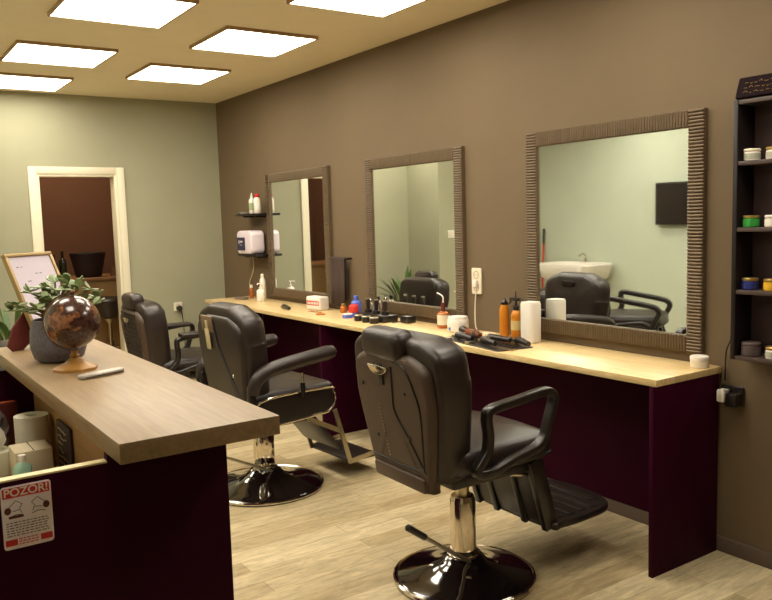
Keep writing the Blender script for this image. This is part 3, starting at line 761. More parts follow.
def pump(t, z, m, r=0.012, s=-1):
    b = MB(); b.lathe([(r, z), (r, z+0.015), (r*0.5, z+0.018), (0.004, z+0.02), (0.004, z+0.04), (0.012, z+0.042), (0.012, z+0.05), (0, z+0.052)], seg=16)
    b.tube([(0, 0, z+0.046), (s*0.028, s*0.012, z+0.047), (s*0.036, s*0.016, z+0.040)], 0.0045, 8); b.build('pump_head', m, t)
WT = WZ
# far end of worktop
t = bottle('spray_can', 'tall white spray bottle at the far end of the oak worktop beside the farthest mirror', 'bottle', (-0.07, 6.17, WT), shoulder(0.026, 0.19, 0.014, 0.0), M_plwhite, off(cyl(0.015, 0.03), 0.19), M_plcream, (0.0262, 0.05, 0.13), M_plcream)
t = bottle('pump_bottle', 'short white pump bottle in front of the tall white spray bottle', 'bottle', (-0.16, 6.03, WT), shoulder(0.033, 0.105, 0.014, 0.0), M_plwhite); pump(t, 0.105, M_plwhite)
t = bottle('small_bottle', 'small dark bottle with a pale cap beneath the wall dispenser', 'bottle', (-0.09, 6.36, WT), shoulder(0.018, 0.09, 0.01, 0.0), M_amber, off(cyl(0.014, 0.03), 0.09), M_plcream)
t = thing('phone_charger', 'small grey charger lying under the hanging cable', 'charger', (-0.20, 6.33, WT), 0.3)
b = MB(); b.box(-0.03, 0.03, -0.06, 0.06, 0, 0.022, 0.006); b.build('case', mat('grey plastic', (120, 104, 92), 0.5), t); b = MB(); b.tube(catmull([(0, 0.055, 0.012), (0.04, 0.03, 0.014), (0.09, -0.02, 0.012)], 5), 0.003, 8); b.build('cord', M_armpl, t)
b = MB(); b.tube(catmull([(-0.01, 6.47, 1.16), (-0.012, 6.46, 1.06), (-0.008, 6.52, 0.98), (-0.012, 6.56, 0.9), (-0.01, 6.54, 0.60)], 6), 0.0035, 8)
tag(b.build('power_cable', M_plcream), 'thin pale cable hanging down the wall below the dispenser', 'cable')

# wall shelves in the corner
def wshelf(z, label):
    t = thing('wall_shelf', label, 'shelf', (0, 6.315, z), 0)
    b = MB(); b.box(-0.14, -0.001, -0.188, 0.188, -0.02, 0, 0.001); b.build('board', M_blackframe, t)
    for y in (-0.12, 0.12): b = MB(); b.box(-0.10, -0.001, y-0.006, y+0.006, -0.032, -0.0205, 0.001); b.build('bracket', M_blackframe, t)
wshelf(1.535, 'upper small black wall shelf holding two bottles'); wshelf(1.188, 'lower small black wall shelf holding a white device')
t = bottle('spray_bottle', 'white bottle with a slim nozzle on the upper wall shelf', 'bottle', (-0.08, 6.29, 1.535), shoulder(0.026, 0.13, 0.012, 0), M_plwhite, off([(0.013, 0), (0.011, 0.02), (0.006, 0.03), (0.005, 0.045), (0, 0.047)], 0.13), M_plwhite, (0.0262, 0.03, 0.09), mat('leaf label', (150, 160, 120), 0.5))
t = bottle('capped_bottle', 'white bottle with a red cap on the upper wall shelf', 'bottle', (-0.08, 6.185, 1.535), shoulder(0.030, 0.135, 0.018, 0), M_plcream, off(cyl(0.02, 0.03), 0.135), M_red, (0.0302, 0.03, 0.09), M_plwhite)
t = thing('small_dish', 'small white dish at the left end of the upper wall shelf', 'dish', (-0.085, 6.44, 1.535))
b = MB(); b.lathe([(0, 0), (0.03, 0), (0.045, 0.014), (0.042, 0.014), (0.028, 0.004), (0, 0.004)], seg=28); b.build('bowl', M_plwhite, t); b = MB(); b.lathe([(0.043, 0.0135), (0.046, 0.0135), (0.046, 0.0155), (0.043, 0.0155)], seg=28); b.build('rim', M_plcream, t)
t = thing('steriliser', 'rounded pale lilac device with a dark blue display on the lower wall shelf', 'device', (-0.085, 6.33, 1.188))
b = MB(); b.slab(rpoly(0.30, 0.20, 0.045, 6, 0, 0.102), 0.13, 0.02, 0.004, axes((0.06, 0, 0), Y, Z, -X)); b.build('body', M_lilac, t)
M5 = axes((-0.0745, 0.045, 0.09), -Y, Z, -X)
b = MB(); b.slab(rpoly(0.16, 0.11, 0.006, 3), 0.002, 0.0005, 0, M5); dsp = b.build('display', M_navy, t)
b = MB(); b.box(-0.02, 0.035, 0.012, 0.026, 0.002, 0.0028, 0, M5); b.box(-0.02, 0.02, -0.012, -0.008, 0.002, 0.0028, 0, M5); b.box(-0.045, -0.03, 0.0, 0.03, 0.002, 0.0028, 0, M5); b.build('display_mark', M_lilac, dsp)

# between far and middle mirror
t = thing('hanging_towel', 'dark brown towel hung on a black wall rail between the far and middle mirrors', 'towel', (0, 4.93, 1.18))
b = MB(); b.tube([(-0.045, -0.11, 0), (-0.045, 0.13, 0)], 0.008, 10); b.tube([(-0.002, -0.10, 0), (-0.045, -0.10, 0)], 0.008, 10); b.tube([(-0.002, 0.12, 0), (-0.045, 0.12, 0)], 0.008, 10); b.build('rail', M_blackframe, t)
b = MB(); vs = []; n = 15
for i in range(n):
    y = -0.085+0.19*i/(n-1); w = 0.003*math.sin(i*1.4)
    for (x, z) in ((-0.033+w, -0.30), (-0.034+w, -0.15), (-0.035, 0.0), (-0.045, 0.011), (-0.056, 0.0), (-0.058+w, -0.17), (-0.060+w, -0.345)): vs.append((x, y, z))
fs = [(i*7+k, i*7+k+1, (i+1)*7+k+1, (i+1)*7+k) for i in range(n-1) for k in range(6)]
b._add(vs, fs); o = b.build('towel', M_towel, t); md_ = o.modifiers.new('s', 'SOLIDIFY'); md_.thickness = 0.004

t = thing('wipes_pack', 'white pack with a red lettered band lying on the worktop below the far mirror', 'pack', (-0.13, 5.12, WT), math.radians(8))
b = MB(); b.box(-0.045, 0.045, -0.085, 0.085, 0, 0.10, 0.012, seg=3); b.build('pack', M_plwhite, t)
b = MB(); b.box(-0.0458, 0.0458, -0.073, 0.073, 0.036, 0.07, 0.001); bd = b.build('band', M_red, t)
b = MB()
for k in range(7): b.box(-0.0468, -0.0459, -0.066+0.019*k, -0.054+0.019*k, 0.044, 0.062, 0)
b.build('band_letters', M_plwhite, bd)
def clipper(loc, rz, label, m=None):
    t = thing('hair_clipper', label, 'hair clipper', loc, rz)
    b = MB(); P = catmull([(-0.075, 0, 0.018), (-0.03, 0, 0.02), (0.02, 0, 0.023), (0.06, 0, 0.02)], 4); n = len(P)
    b.tube(P, [0.013+0.006*i/n for i in range(n)], 12); b.build('body', m or M_armpl, t)
    b = MB(); b.box(0.058, 0.088, -0.02, 0.02, 0.008, 0.024, 0.002); b.build('blade', M_satin, t)
    b = MB(); b.box(-0.02, 0.0, -0.004, 0.004, 0.036, 0.041, 0.001); b.build('switch', M_satin, t)
    return t
clipper((-0.30, 5.30, WT), math.radians(80), 'black hair clipper lying on the worktop left of the white and red pack')
def comb(loc, rz, label, m, L=0.17, n=22, group=None):
    t = thing('comb', label, 'comb', loc, rz, group)
    b = MB(); b.box(-L/2, L/2, 0.006, 0.016, 0, 0.004, 0.001); b.build('spine', m, t)
    b = MB()
    for k in range(n): x = -L/2+0.004+k*(L-0.008)/(n-1); b.box(x-0.0012, x+0.0012, -0.016, 0.006, 0.0005, 0.0035)
    b.build('teeth', m, t, flat=True)
comb((-0.22, 5.00, WT), math.radians(95), 'orange brown comb lying in front of the white and red pack', M_amber, 0.14)
t = thing('scissors', 'orange handled scissors lying open beside the orange bottle', 'scissors', (-0.26, 4.86, WT), math.radians(70))
b = MB(); b.box(0.0, 0.09, -0.004, 0.003, 0.001, 0.004, 0.001); b.box(0.0, 0.09, -0.004, 0.003, 0.004, 0.007, 0.001, Matrix.Rotation(0.25, 4, 'Z')); b.build('blade', M_satin, t)
for a in (0.15, -0.25):
    b = MB(); c = Vector((-0.055*math.cos(a), -0.055*math.sin(a)*1.6, 0.006)); b.tube([c+Vector((0.018*math.cos(q), 0.013*math.sin(q), 0)) for q in [2*PI*k/16 for k in range(16)]], 0.0045, 8, closed=True); b.tube([c+Vector((0.017, 0, 0)), (0.002, 0, 0.005)], 0.004, 8); b.build('handle', M_orange, t)
bottle('small_bottle', 'small orange brown bottle right of the white and red pack', 'bottle', (-0.10, 4.80, WT), shoulder(0.024, 0.05, 0.014, 0), M_amber, off(cyl(0.016, 0.016), 0.05), M_gold)
t = bottle('spray_bottle', 'blue plastic spray bottle in the cluster left of the middle mirror', 'bottle', (-0.08, 4.66, WT), shoulder(0.036, 0.10, 0.014, 0), M_blue, off(cyl(0.016, 0.03), 0.10), M_blue)
bottle('tonic_bottle', 'bottle with a red body and blue foot before the blue spray bottle', 'bottle', (-0.165, 4.56, WT), shoulder(0.034, 0.085, 0.016, 0), M_red, None, None, (0.0343, 0.002, 0.028), M_blue)
bottle('tin', 'low blue tin at the foot of the red bottle', 'tin', (-0.235, 4.53, WT), cyl(0.034, 0.022), M_blue, off(cyl(0.035, 0.008), 0.022), M_plwhite)
t = bottle('glass_bottle', 'clear glass bottle with a steel nozzle left of the middle mirror', 'bottle', (-0.08, 4.48, WT), shoulder(0.024, 0.10, 0.01, 0), M_glass, off([(0.011, 0), (0.011, 0.015), (0.004, 0.02), (0.004, 0.035), (0, 0.036)], 0.10), M_chrome)
bottle('glass_bottle', 'taller clear glass bottle with a dark cap beside the middle mirror frame', 'bottle', (-0.07, 4.395, WT), shoulder(0.022, 0.115, 0.01, 0), M_glass, off(cyl(0.012, 0.025), 0.115), M_armpl)
# clipper stand
t = thing('clipper_stand', 'black clipper charging stand under the left corner of the middle mirror', 'charging stand', (-0.17, 4.27, WT))
b = MB(); b.box(-0.06, 0.06, -0.16, 0.16, 0, 0.045, 0.008); b.build('base', M_armpl, t)
for y in (-0.10, 0.0, 0.10):
    b = MB(); b.lathe([(0, 0.0455), (0.026, 0.0455), (0.024, 0.065), (0.016, 0.067), (0.015, 0.0655), (0, 0.0655)], (0, y, 0), 20); b.build('cradle', M_blackframe, t)
for k, y in enumerate((-0.10, 0.0, 0.10)):
    b = MB(); b.lathe([(0.0, 0), (0.011, 0), (0.014, 0.02), (0.018, 0.05), (0.017, 0.062), (0.012, 0.066), (0, 0.066)], seg=16, ell=(1, 0.8)); 
    t2 = thing('trimmer', ['small black trimmer, right one in the charging stand', 'small black trimmer in the middle of the charging stand', 'small black trimmer, left one in the charging stand'][k], 'trimmer', (-0.17, 4.27+y, WT+0.0657)); b.build('body', M_armpl, t2)
    b = MB(); b.box(-0.012, 0.012, -0.008, 0.008, 0.0662, 0.075, 0.001); b.build('blade', M_satin, t2)
for k, (x, y) in enumerate(((-0.27, 4.24), (-0.27, 4.15), (-0.265, 4.34))):
    bottle('jar', ['small black tin with a pale lid, middle one in front of the charging stand', 'small black tin with a pale lid, right one in front of the charging stand', 'small black tin with a pale lid, left one in front of the charging stand'][k], 'jar', (x, y, WT), cyl(0.03, 0.032), M_armpl, off(cyl(0.031, 0.010), 0.032), M_satin)
t = thing('adapter', 'black cube power adapter behind the charging stand', 'adapter', (-0.10, 4.02, WT)); b = MB(); b.box(-0.035, 0.035, -0.04, 0.04, 0, 0.045, 0.006); b.build('case', M_armpl, t); b = MB(); b.tube(catmull([(-0.03, 0, 0.02), (-0.06, 0.02, 0.01), (-0.08, 0.06, 0.004)], 5), 0.003, 8); b.build('cord', M_armpl, t)

# near cluster
t = bottle('aftershave_bottle', 'brown glass bottle with cream label and red neck behind the white jar', 'bottle', (-0.085, 3.68, WT), shoulder(0.036, 0.10, 0.014, 0), M_amber, off([(0.014, 0), (0.013, 0.05), (0, 0.052)], 0.10), M_darkred, (0.0364, 0.02, 0.08), M_plcream)
b = MB(); b.tube(catmull([(0, 0, 0.152), (0, 0, 0.185), (0.0, 0.03, 0.20), (0.0, 0.055, 0.205)], 5), 0.004, 8); b.build('spout', M_plwhite, t)
t = thing('wax_jar', 'round white plastic tub with a small blue mark on the worktop', 'tub', (-0.125, 3.495, WT))
b = MB(); b.lathe([(0, 0), (0.052, 0), (0.060, 0.008), (0.063, 0.05), (0.060, 0.072), (0.057, 0.075), (0.054, 0.070), (0.03, 0.066), (0, 0.066)], seg=40); b.build('body', M_plwhite, t)
b = MB(); b.lathe([(0.0545, 0.0752), (0.058, 0.0755), (0.056, 0.088), (0.03, 0.092), (0, 0.092), (0, 0.0755)], seg=40); b.build('lid', M_plwhite, t)
b = MB(); b.slab(rpoly(0.018, 0.018, 0.006, 3), 0.0012, 0.0003, 0, axes((-0.051*1.235, -0.0, 0.022), -Y, Z, -X)); b.build('mark', M_blue, t)
b = MB(); Mm = Matrix.Translation((-0.29, 3.08, WT)) @ Matrix.Rotation(math.radians(-8), 4, 'Z'); b.slab(rpoly(0.22, 0.55, 0.015, 3), 0.005, 0.002, 0, Mm)
tag(b.build('barber_mat', M_armpl), 'black rubber mat under the clippers at the middle of the worktop', 'mat')
MZ = WT+0.0052
clipper((-0.22, 3.22, MZ), math.radians(60), 'black and bronze hair clipper on the mat next to the white tub', mat('bronze plastic', (110, 50, 26), 0.3, 0.4))
clipper((-0.33, 3.20, MZ), math.radians(85), 'black hair clipper on the front edge of the mat, nearest the white tub')
clipper((-0.25, 3.02, MZ), math.radians(100), 'black hair clipper at the centre of the mat')
clipper((-0.345, 2.99, MZ), math.radians(75), 'black hair clipper at the front of the mat, below the centre one')
clipper((-0.235, 2.86, MZ), math.radians(70), 'black hair clipper at the right end of the mat before the white box')
comb((-0.36, 2.86, MZ), math.radians(84), 'grey steel comb at the right front corner of the mat', M_satin, 0.18)
comb((-0.305, 3.11, MZ), math.radians(95), 'black comb between the clippers on the mat', M_armpl, 0.15)
comb((-0.29, 2.92, MZ), math.radians(80), 'black comb beside the right hand clipper on the mat', M_armpl, 0.17)
t = thing('neck_brush', 'round dark bristle brush with a brown wooden handle lying behind the mat', 'brush', (-0.160, 3.36, WT), math.radians(92))
b = MB(); b.tube([(-0.10, 0, 0.012), (-0.04, 0, 0.014), (0.0, 0, 0.018), (0.015, 0, 0.018)], [0.008, 0.011, 0.012, 0.018], 14); b.build('handle', mat('reddish wood', (130, 62, 32), 0.35), t)
b = MB(); b.tube([(0.015, 0, 0.019), (0.05, 0, 0.024), (0.065, 0, 0.024)], [0.016, 0.023, 0.018], 16); b.build('bristles', M_armpl, t)
t = thing('power_cable', 'black clipper cable coiled between the mat and the orange bottles', 'cable', (-0.165, 3.04, WT))
b = MB(); pts = [(0.03*math.cos(k*0.8)+0.004*(k % 3), 0.075*math.sin(k*0.8), 0.0045+0.002*(k % 5)) for k in range(20)]; b.tube(catmull(pts, 4), 0.0035, 7); b.build('cord', M_armpl, t)
for k, (x, y, a, lab) in enumerate(((-0.375, 3.28, 70, 'small steel comb guard at the left front corner of the mat'), (-0.285, 3.30, 20, 'small steel comb guard just behind the left front corner of the mat'), (-0.375, 3.10, 95, 'small steel comb guard at the middle of the front edge of the mat'))):
    t = thing('clipper_guard', lab, 'clipper guard', (x, y, MZ), math.radians(a))
    b = MB(); b.box(-0.016, 0.016, -0.022, 0.022, 0, 0.010, 0.002); b.build('body', M_satin, t)
    b = MB()
    for j in range(7): b.box(0.0165, 0.034, -0.02+j*0.0062, -0.0175+j*0.0062, 0.001, 0.006)
    b.build('teeth', M_armpl, t, flat=True)
# charger cable coil
t = thing('power_cable', 'white power cable coiled behind the mat and rising to the wall socket', 'cable', (0, 3.30, WT))
b = MB(); pts = [(-0.012, 0.16, 0.27), (-0.02, 0.165, 0.14), (-0.04, 0.14, 0.03), (-0.08, 0.06, 0.006)]
for k in range(14): a = k*0.9; pts.append((-0.10+0.024*math.cos(a), -0.02+0.07*math.sin(a), 0.005+0.002*(k % 4)))
b.tube(catmull(pts, 5), 0.0035, 8); b.build('cord', M_plcream, t)
b = MB(); b.box(-0.032, -0.0135, 0.142, 0.176, 0.252, 0.292, 0.006); b.build('plug', M_plwhite, t)
def socket(loc, rz, label, double=False, group='white wall sockets'):
    t = thing('wall_socket', label, 'socket', loc, rz, group)
    h = 0.075 if double else 0.041
    M6 = axes((0, 0, 0), -Y, Z, -X)
    b = MB(); b.slab(rpoly(0.082, 2*h, 0.008, 3), 0.012, 0.003, 0, M6 @ Matrix.Translation((0, 0, 0.0005))); b.build('plate', M_plcream, t)
    for z in ((-0.036, 0.036) if double else (0,)):
        b = MB(); b.tube([(0.021*math.cos(a), z+0.021*math.sin(a), 0.0128) for a in [2*PI*k/24 for k in range(24)]], 0.0018, 6, closed=True, M=M6); b.build('outlet_ring', mat('socket shade', (150, 130, 100), 0.5), t)
        b = MB(); 
        for x in (-0.009, 0.009): b.sphere((x, z, 0.0125), 0.003, 8, (1, 1, 0.4), M6)
        b.build('contact', M_ink, t)
    return t
socket((0, 3.46, 1.085), 0, 'white double wall socket between the middle and nearest mirrors', True)
socket((-0.475, D, 0.70), math.radians(-90+180), 'white single socket low on the sage back wall right of the doorway')
# plug on back wall
t = thing('plug', 'black plug in the socket on the sage back wall', 'plug', (-0.47, D-0.015, 0.685)); b = MB(); b.lathe([(0, 0), (0.026, 0), (0.024, 0.035), (0.012, 0.05), (0, 0.05)], seg=20, M=axes((0, 0, 0), X, Z, -Y)); b.build('body', M_armpl, t); b = MB(); b.tube(catmull([(0, -0.04, 0), (0.005, -0.055, -0.03), (0.02, -0.05, -0.2), (0.03, -0.03, -0.45), (0.04, -0.03, -0.64)], 6), 0.004, 8); b.build('cord', M_armpl, t)
t = thing('wall_socket', 'dark wall socket plate just right of the near end of the worktop', 'socket', (0, 1.862, 0.685))
b = MB(); b.slab(rpoly(0.10, 0.082, 0.006, 3), 0.010, 0.003, 0, axes((0, 0, 0), -Y, Z, -X)); b.build('plate', M_armpl, t); b = MB(); b.box(-0.0104, -0.0101, -0.001, 0.001, -0.035, 0.035); b.build('seam', M_piping, t)
t = thing('plug', 'white plug in the dark socket next to the near end of the worktop', 'plug', (-0.0108, 1.888, 0.685)); b = MB(); b.box(-0.045, 0, -0.018, 0.018, -0.026, 0.026, 0.006); b.build('case', M_plwhite, t); b = MB(); b.box(-0.0465, -0.0452, -0.008, 0.008, -0.012, 0.012, 0.0005); b.build('mark', M_plcream, t)
t = thing('adapter', 'black power adapter right of the white plug by the worktop end', 'adapter', (-0.0108, 1.845, 0.675)); b = MB(); b.box(-0.05, 0, -0.03, 0.018, -0.028, 0.028, 0.006); b.build('case', M_armpl, t)
b = MB(); b.tube(catmull([(-0.006, 0.045, 0.07), (-0.006, 0.045, 0.13), (-0.006, 0.04, 0.20), (-0.006, 0.012, 0.27), (-0.006, 0.0, 0.36), (-0.006, -0.005, 0.46)], 6), 0.003, 8); b.build('cord', M_armpl, t)

bottle('spray_bottle', 'plain orange aerosol can with a black cap left of the pump bottle', 'bottle', (-0.062, 3.175, WT), shoulder(0.027, 0.175, 0.02, 0), M_orange, off([(0.021, 0), (0.021, 0.012), (0.012, 0.02), (0.008, 0.032), (0, 0.033)], 0.175), M_armpl)
t = bottle('pump_bottle', 'orange bottle with a black trigger pump and pale label beside the white box', 'bottle', (-0.085, 3.06, WT), shoulder(0.027, 0.155, 0.014, 0), M_orange, None, None, (0.0273, 0.05, 0.10), mat('bottle label', (206, 180, 120), 0.5))
b = MB(); b.lathe([(0.016, 0.155), (0.016, 0.175), (0.007, 0.18), (0.006, 0.205), (0, 0.206)], seg=16); b.box(-0.012, 0.012, -0.03, 0.04, 0.204, 0.222, 0.004); b.tube([(0, -0.03, 0.214), (0, -0.052, 0.212)], 0.005, 8); b.tube([(0, 0.0, 0.2), (0, 0, 0.255)], 0.003, 8); b.tube([(0, 0.035, 0.205), (0, 0.05, 0.185)], 0.005, 8); b.build('trigger', M_armpl, t)
t = thing('tissue_dispenser', 'tall plain white rounded box standing at the corner of the nearest mirror', 'dispenser', (-0.11, 2.925, WT), math.radians(4))
b = MB(); b.slab(rpoly(0.085, 0.085, 0.02, 5), 0.205, 0.006, 0, None); b.build('body', M_plwhite, t); b = MB(); b.slab(rpoly(0.08, 0.08, 0.018, 5), 0.006, 0.003, 0, Matrix.Translation((0, 0, 0.2052))); b.build('lid', M_plwhite, t)
t = bottle('cream_jar', 'small white jar alone at the near end of the oak worktop', 'jar', (-0.085, 1.965, WT), cyl(0.037, 0.032), M_plcream, off(cyl(0.038, 0.018), 0.0305), M_plwhite)

# ------------------------------------------------------------------ black shelf unit on the right wall
t = thing('shelf_unit', 'tall black open shelf unit on the brown wall at the right edge', 'shelf unit', (0, 1.4, 0.86))
y1, y0 = 0.405, -0.45; SH = 1.012; lev = [0.0, 0.262, 0.506, 0.762, SH-0.018]
b = MB(); b.box(-0.12, -0.001, y1-0.018, y1, 0, SH, 0.001); b.build('side_panel', M_blackframe, t)
b = MB(); b.box(-0.12, -0.001, y0, y0+0.018, 0, SH, 0.001); b.build('side_panel', M_blackframe, t)
for z in lev: b = MB(); b.box(-0.118, -0.001, y0+0.0185, y1-0.0185, z, z+0.016, 0.001); b.build('shelf', mat('shelf edge brown', (64, 48, 42), 0.5), t)
b = MB(); b.box(-0.006, -0.0012, y0+0.019, y1-0.019, 0.0165, SH-0.02); b.build('back_panel', mat('shelf back', (56, 34, 34), 0.6), t, flat=True)
def jar(lv, y, label, m, lid, r=0.030, h=0.034):
    jz = 0.86+lev[lv]+0.0162
    bottle('jar', label, 'jar', (-0.072, y, jz), cyl(r, h), m, off(cyl(r+0.001, 0.012), h+0.0003), lid, (r+0.0002, 0.006, h-0.006), {'white plastic': mat('jar scribble', (170, 168, 150), 0.5), 'cream plastic': M_plwhite}.get(m.name, m))
jar(3, 1.755, 'white jar with pale lid on the top row of the black shelf unit', M_plwhite, M_plcream)
jar(3, 1.665, 'white jar cut by the right edge on the top row of the black shelf unit', M_plwhite, M_gold)
jar(2, 1.755, 'green jar with pale lid on the second row of the black shelf unit', M_green, M_gold)
jar(2, 1.665, 'cream jar cut by the right edge, beside the green jar', M_plcream, M_plwhite)
jar(1, 1.755, 'dark blue jar on the third row of the black shelf unit', M_jarblue, M_gold)
jar(1, 1.665, 'yellow jar cut by the right edge, beside the dark blue jar', M_yellow, M_gold)
jar(0, 1.745, 'wide dark grey jar on the bottom row of the black shelf unit', M_jargrey, M_jargrey, 0.036, 0.042)
jar(0, 1.652, 'white jar cut by the right edge on the bottom row of the black shelf unit', M_plwhite, M_gold)
t = thing('certificate_box', 'black box sign with gold lettering strokes tilted back on top of the shelf unit', 'box', (-0.065, 1.712, 0.86+SH+0.0015), 0)
MB_ = axes((-0.03, 0, 0.002), -Y, Vector((0.35, 0, 0.937)), Vector((-0.937, 0, 0.35)))
b = MB(); b.slab(rpoly(0.20, 0.085, 0.004, 2, 0, 0.044), 0.02, 0.003, 0, MB_ @ Matrix.Translation((0, 0, -0.01))); b.build('box', mat('matte black card', (26, 14, 18), 0.85, spec=0.1), t)
b = MB(); rnd = random.Random(2)
for i in range(3):
    x = -0.07
    while x < 0.065:
        w = rnd.uniform(0.006, 0.02); b.tube(catmull([(x, 0.02+0.02*i, 0.0105), (x+w/2, 0.02+0.02*i+rnd.uniform(-.005, .007), 0.0105), (x+w, 0.02+0.02*i, 0.0105)], 3), 0.0011, 5, M=MB_); x += w+0.008
b.build('lettering', M_gold, t)

# ------------------------------------------------------------------ room beyond the doorway
t = thing('kitchen_counter', 'beige counter with a brown top in the room beyond the doorway', 'counter', (-1.1, 8.4, 0))
b = MB(); b.box(-1.1, 1.0, -0.3, 0.3, 0.93, 0.96, 0.003); b.build('top', mat('brown counter top', (150, 112, 76), 0.4), t)
b = MB(); b.box(-1.08, 1.0, -0.26, 0.28, 0.0, 0.9295, 0.002); b.build('front', M_beigefront, t)
t = thing('basket', 'black tapered basket on the counter beyond the doorway', 'basket', (-0.98, 8.28, 0.96))
b = MB(); b.lathe([(0, 0), (0.11, 0), (0.125, 0.01), (0.175, 0.24), (0.17, 0.24), (0.12, 0.02), (0, 0.015)], seg=40, ell=(1, 0.75)); b.build('body', mat('black wicker', (34, 12, 16), 0.7, bump=0.6, bscale=120), t)
b = MB(); b.tube([(0.173*math.cos(a), 0.13*math.sin(a), 0.24) for a in [2*PI*k/40 for k in range(40)]], 0.007, 8, closed=True); b.build('rim', M_piping, t)
for k, (x, h, lab) in enumerate(((-1.31, 0.17, 'dark green bottle on the left of the counter beyond the doorway'), (-1.23, 0.20, 'dark green bottle closest to the black basket beyond the doorway'))):
    bottle('wine_bottle', lab, 'bottle', (x, 8.25, 0.96), shoulder(0.035, h, 0.013, 0.07), mat('dark green glass', (34, 40, 24), 0.15))
bottle('cup', 'small pale cup right of the black basket beyond the doorway', 'cup', (-0.76, 8.2, 0.96), [(0, 0), (0.03, 0), (0.04, 0.09), (0.037, 0.09), (0.028, 0.006), (0, 0.006)], mat('brown ceramic', (120, 84, 62), 0.4))
t = thing('bar_stool', 'black bar stool on a chrome stem standing in the doorway room', 'bar stool', (-0.92, 7.85, 0))
b = MB(); b.lathe([(0, 0), (0.19, 0), (0.19, 0.008), (0.12, 0.02), (0.035, 0.05), (0, 0.05)], seg=40); b.build('base', M_chrome, t)
b = MB(); b.lathe([(0.028, 0.05), (0.028, 0.35), (0.02, 0.352), (0.02, 0.52), (0.05, 0.57), (0, 0.57)], seg=24); b.build('stem', M_satin, t)
b = MB(); b.lathe([(0, 0.57), (0.05, 0.57), (0.10, 0.60), (0.17, 0.69), (0.20, 0.755), (0.19, 0.775), (0.15, 0.765), (0.1, 0.755), (0, 0.75)], seg=40); b.build('seat', M_leather, t)
b = MB(); b.tube([(0.12*math.cos(a), 0.12*math.sin(a), 0.28) for a in [2*PI*k/32 for k in range(32)]], 0.008, 8, closed=True); b.tube([(0.02, 0, 0.28), (0.12, 0, 0.28)], 0.007, 8); b.tube([(-0.02, 0, 0.28), (-0.12, 0, 0.28)], 0.007, 8); b.build('foot_ring', M_chrome, t)
b = MB(); b.box(-0.02, 0.02, -0.02, 0.02, 0, 0.001)
b.bm.free()
_l = bpy.data.lights.new('beyond_lamp', 'POINT'); _l.energy = 16; _l.color = (1.0, 0.78, 0.52); _l.shadow_soft_size = 0.15
lo = thing('ceiling_lamp', 'round ceiling lamp of the room beyond the doorway, out of sight above the door', 'lamp', (-1.1, 8.2, H))
b = MB(); b.lathe([(0, 0), (0.15, 0), (0.15, -0.03), (0.12, -0.035), (0, -0.035)][::-1], seg=32); b.build('housing', M_plwhite, lo)
_lo = bpy.data.objects.new('beyond_light', _l); COL.objects.link(_lo); _lo.parent = lo; _lo.location = (0, 0, -0.22)

# ------------------------------------------------------------------ floor plant left of the doorway
t = thing('floor_plant', 'leafy green floor plant at the left edge beside the doorway', 'plant', (-1.95, 6.86, 0))
b = MB(); b.lathe([(0, 0), (0.11, 0), (0.12, 0.01), (0.145, 0.26), (0.135, 0.26), (0.13, 0.23), (0, 0.23)], seg=36); b.build('pot', M_pot, t)
st = MB(); lf = MB(); rnd = random.Random(12)
for i in range(30):
    a = i*2.4; el = rnd.uniform(0.5, 1.25); L = rnd.uniform(0.40, 0.64); d = Vector((math.cos(a), math.sin(a)*0.8, 0))
    if d.y > 0: d.y *= 0.45
    base = Vector((0.02*math.cos(a), 0.02*math.sin(a), 0.23)); mid = base+d*L*0.25*math.cos(el)+Z*L*0.7; tip = base+d*L*0.62*math.cos(el)*1.0+Z*L*(0.8+0.45*math.sin(el)-0.1)
    st.tube(catmull([base, mid], 4), 0.005, 6)
    dr = (tip-mid).normalized(); s = dr.cross(Z).normalized(); LL = (tip-mid).length+0.1; w = 0.024
    drop = Z*-0.04
    pts = [mid+dr*LL*q+drop*q*q*2 for q in (0, .2, .4, .6, .8, 1)]; ws = (0.004, 0.7*w, w, 0.9*w, 0.5*w, 0.001)
    vs = []
    for p, q in zip(pts, ws): vs += [p-s*q+Z*q*0.35, p, p+s*q+Z*q*0.35]
    vs += [v-Z*0.0015 for v in vs]
    fs = []
    for k in range(5):
        for j in (0, 1): o1 = k*3+j; fs += [(o1, o1+1, o1+4, o1+3), (18+o1+3, 18+o1+4, 18+o1+1, 18+o1)]
        fs += [(k*3, k*3+3, 18+k*3+3, 18+k*3), (k*3+2, 18+k*3+2, 18+k*3+5, k*3+5)]
    lf._add(vs, fs)
st.build('stem', M_stem, t); lf.build('leaves', M_leafd, t)
b = MB(); b.lathe([(0, 0.2305), (0.129, 0.2305), (0.1, 0.237), (0, 0.24)], seg=24); b.build('soil', M_soil, t)

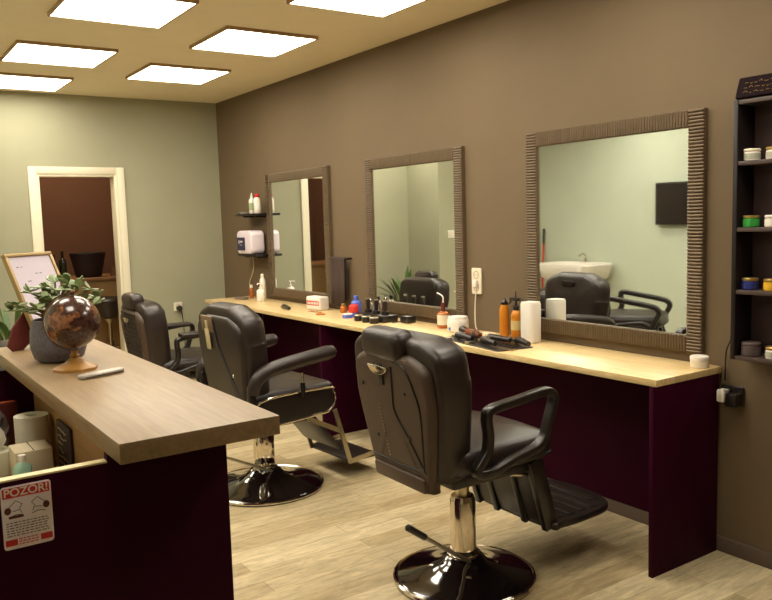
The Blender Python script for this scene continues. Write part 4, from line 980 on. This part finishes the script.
# ------------------------------------------------------------------ things seen in the mirrors
t = thing('television', 'black flat television on the sage wall, seen reflected in the nearest mirror', 'television', (XL, 4.66, 1.525))
b = MB(); b.box(0.03, 0.065, -0.325, 0.325, -0.205, 0.205, 0.006); b.build('casing', M_blackframe, t); b = MB(); b.box(0.0655, 0.067, -0.313, 0.313, -0.187, 0.193, 0); b.build('screen', M_tv, t)
b = MB(); b.box(0.001, 0.0295, -0.08, 0.08, -0.1, 0.1, 0.003); b.build('wall_mount', M_blackframe, t)
t = thing('wash_basin', 'white ceramic hair wash basin on a pedestal, seen reflected in the nearest mirror', 'basin', (-3.46, 5.84, 0))
b = MB(); b.box(-0.14, 0.14, -0.14, 0.14, 0, 0.66, 0.03); b.build('pedestal', M_plcream, t)
b = MB(); o_ = rpoly(0.50, 0.76, 0.14, 8); n = len(o_); rings = [(0.45, 0.661), (0.9, 0.74), (1.0, 0.87), (0.98, 0.885), (0.88, 0.88), (0.78, 0.80), (0.4, 0.745)]
vs = []
for s_, z in rings:
    for (x, y) in o_: vs.append((x*s_, y*s_, z+(0.0 if z < 0.7 else 0.045)))
fs = [(j*n+k, j*n+(k+1) % n, (j+1)*n+(k+1) % n, (j+1)*n+k) for j in range(len(rings)-1) for k in range(n)]+[tuple(reversed(range(n))), tuple(6*n+k for k in range(n))]
b._add(vs, fs); b.build('bowl', M_plwhite, t)
b = MB(); b.tube(catmull([(-0.23, 0.05, 0.93), (-0.23, 0.05, 0.99), (-0.18, 0.04, 1.02), (-0.11, 0.03, 1.0)], 5), 0.011, 10); b.tube([(-0.23, 0.05, 0.93), (-0.23, 0.05, 0.945)], 0.022, 12); b.build('tap', M_chrome, t)
t = thing('broom', 'red and dark broom stick leaning on the sage wall, seen reflected in the nearest mirror', 'broom', (-3.60, 6.47, 0))
b = MB(); b.tube([(0, 0, 0.16), (-0.10, 0.055, 1.12)], 0.012, 10); b.build('stick', M_red, t)
b = MB(); b.tube([(-0.10, 0.055, 1.12), (-0.117, 0.064, 1.29)], 0.014, 10); b.build('grip', M_armpl, t)
b = MB(); b.box(-0.03, 0.03, -0.14, 0.06, 0.10, 0.16, 0.01); b.build('head', M_red, t)
b = MB(); b.box(-0.028, 0.028, -0.135, 0.055, 0.0, 0.0995, 0.006); b.build('bristles', M_armpl, t)
t = thing('light_switch', 'white light switch on the sage wall, seen reflected in the middle mirror', 'light switch', (-2.40, YP, 1.275))
b = MB(); b.slab(rpoly(0.082, 0.082, 0.008, 3), 0.011, 0.003, 0, axes((0, -0.0005, 0), X, Z, -Y)); b.build('plate', M_plwhite, t)
b = MB(); b.slab(rpoly(0.055, 0.055, 0.004, 3), 0.004, 0.001, 0, axes((0, -0.0116, 0), X, Z, -Y)); b.build('rocker', M_plcream, t)
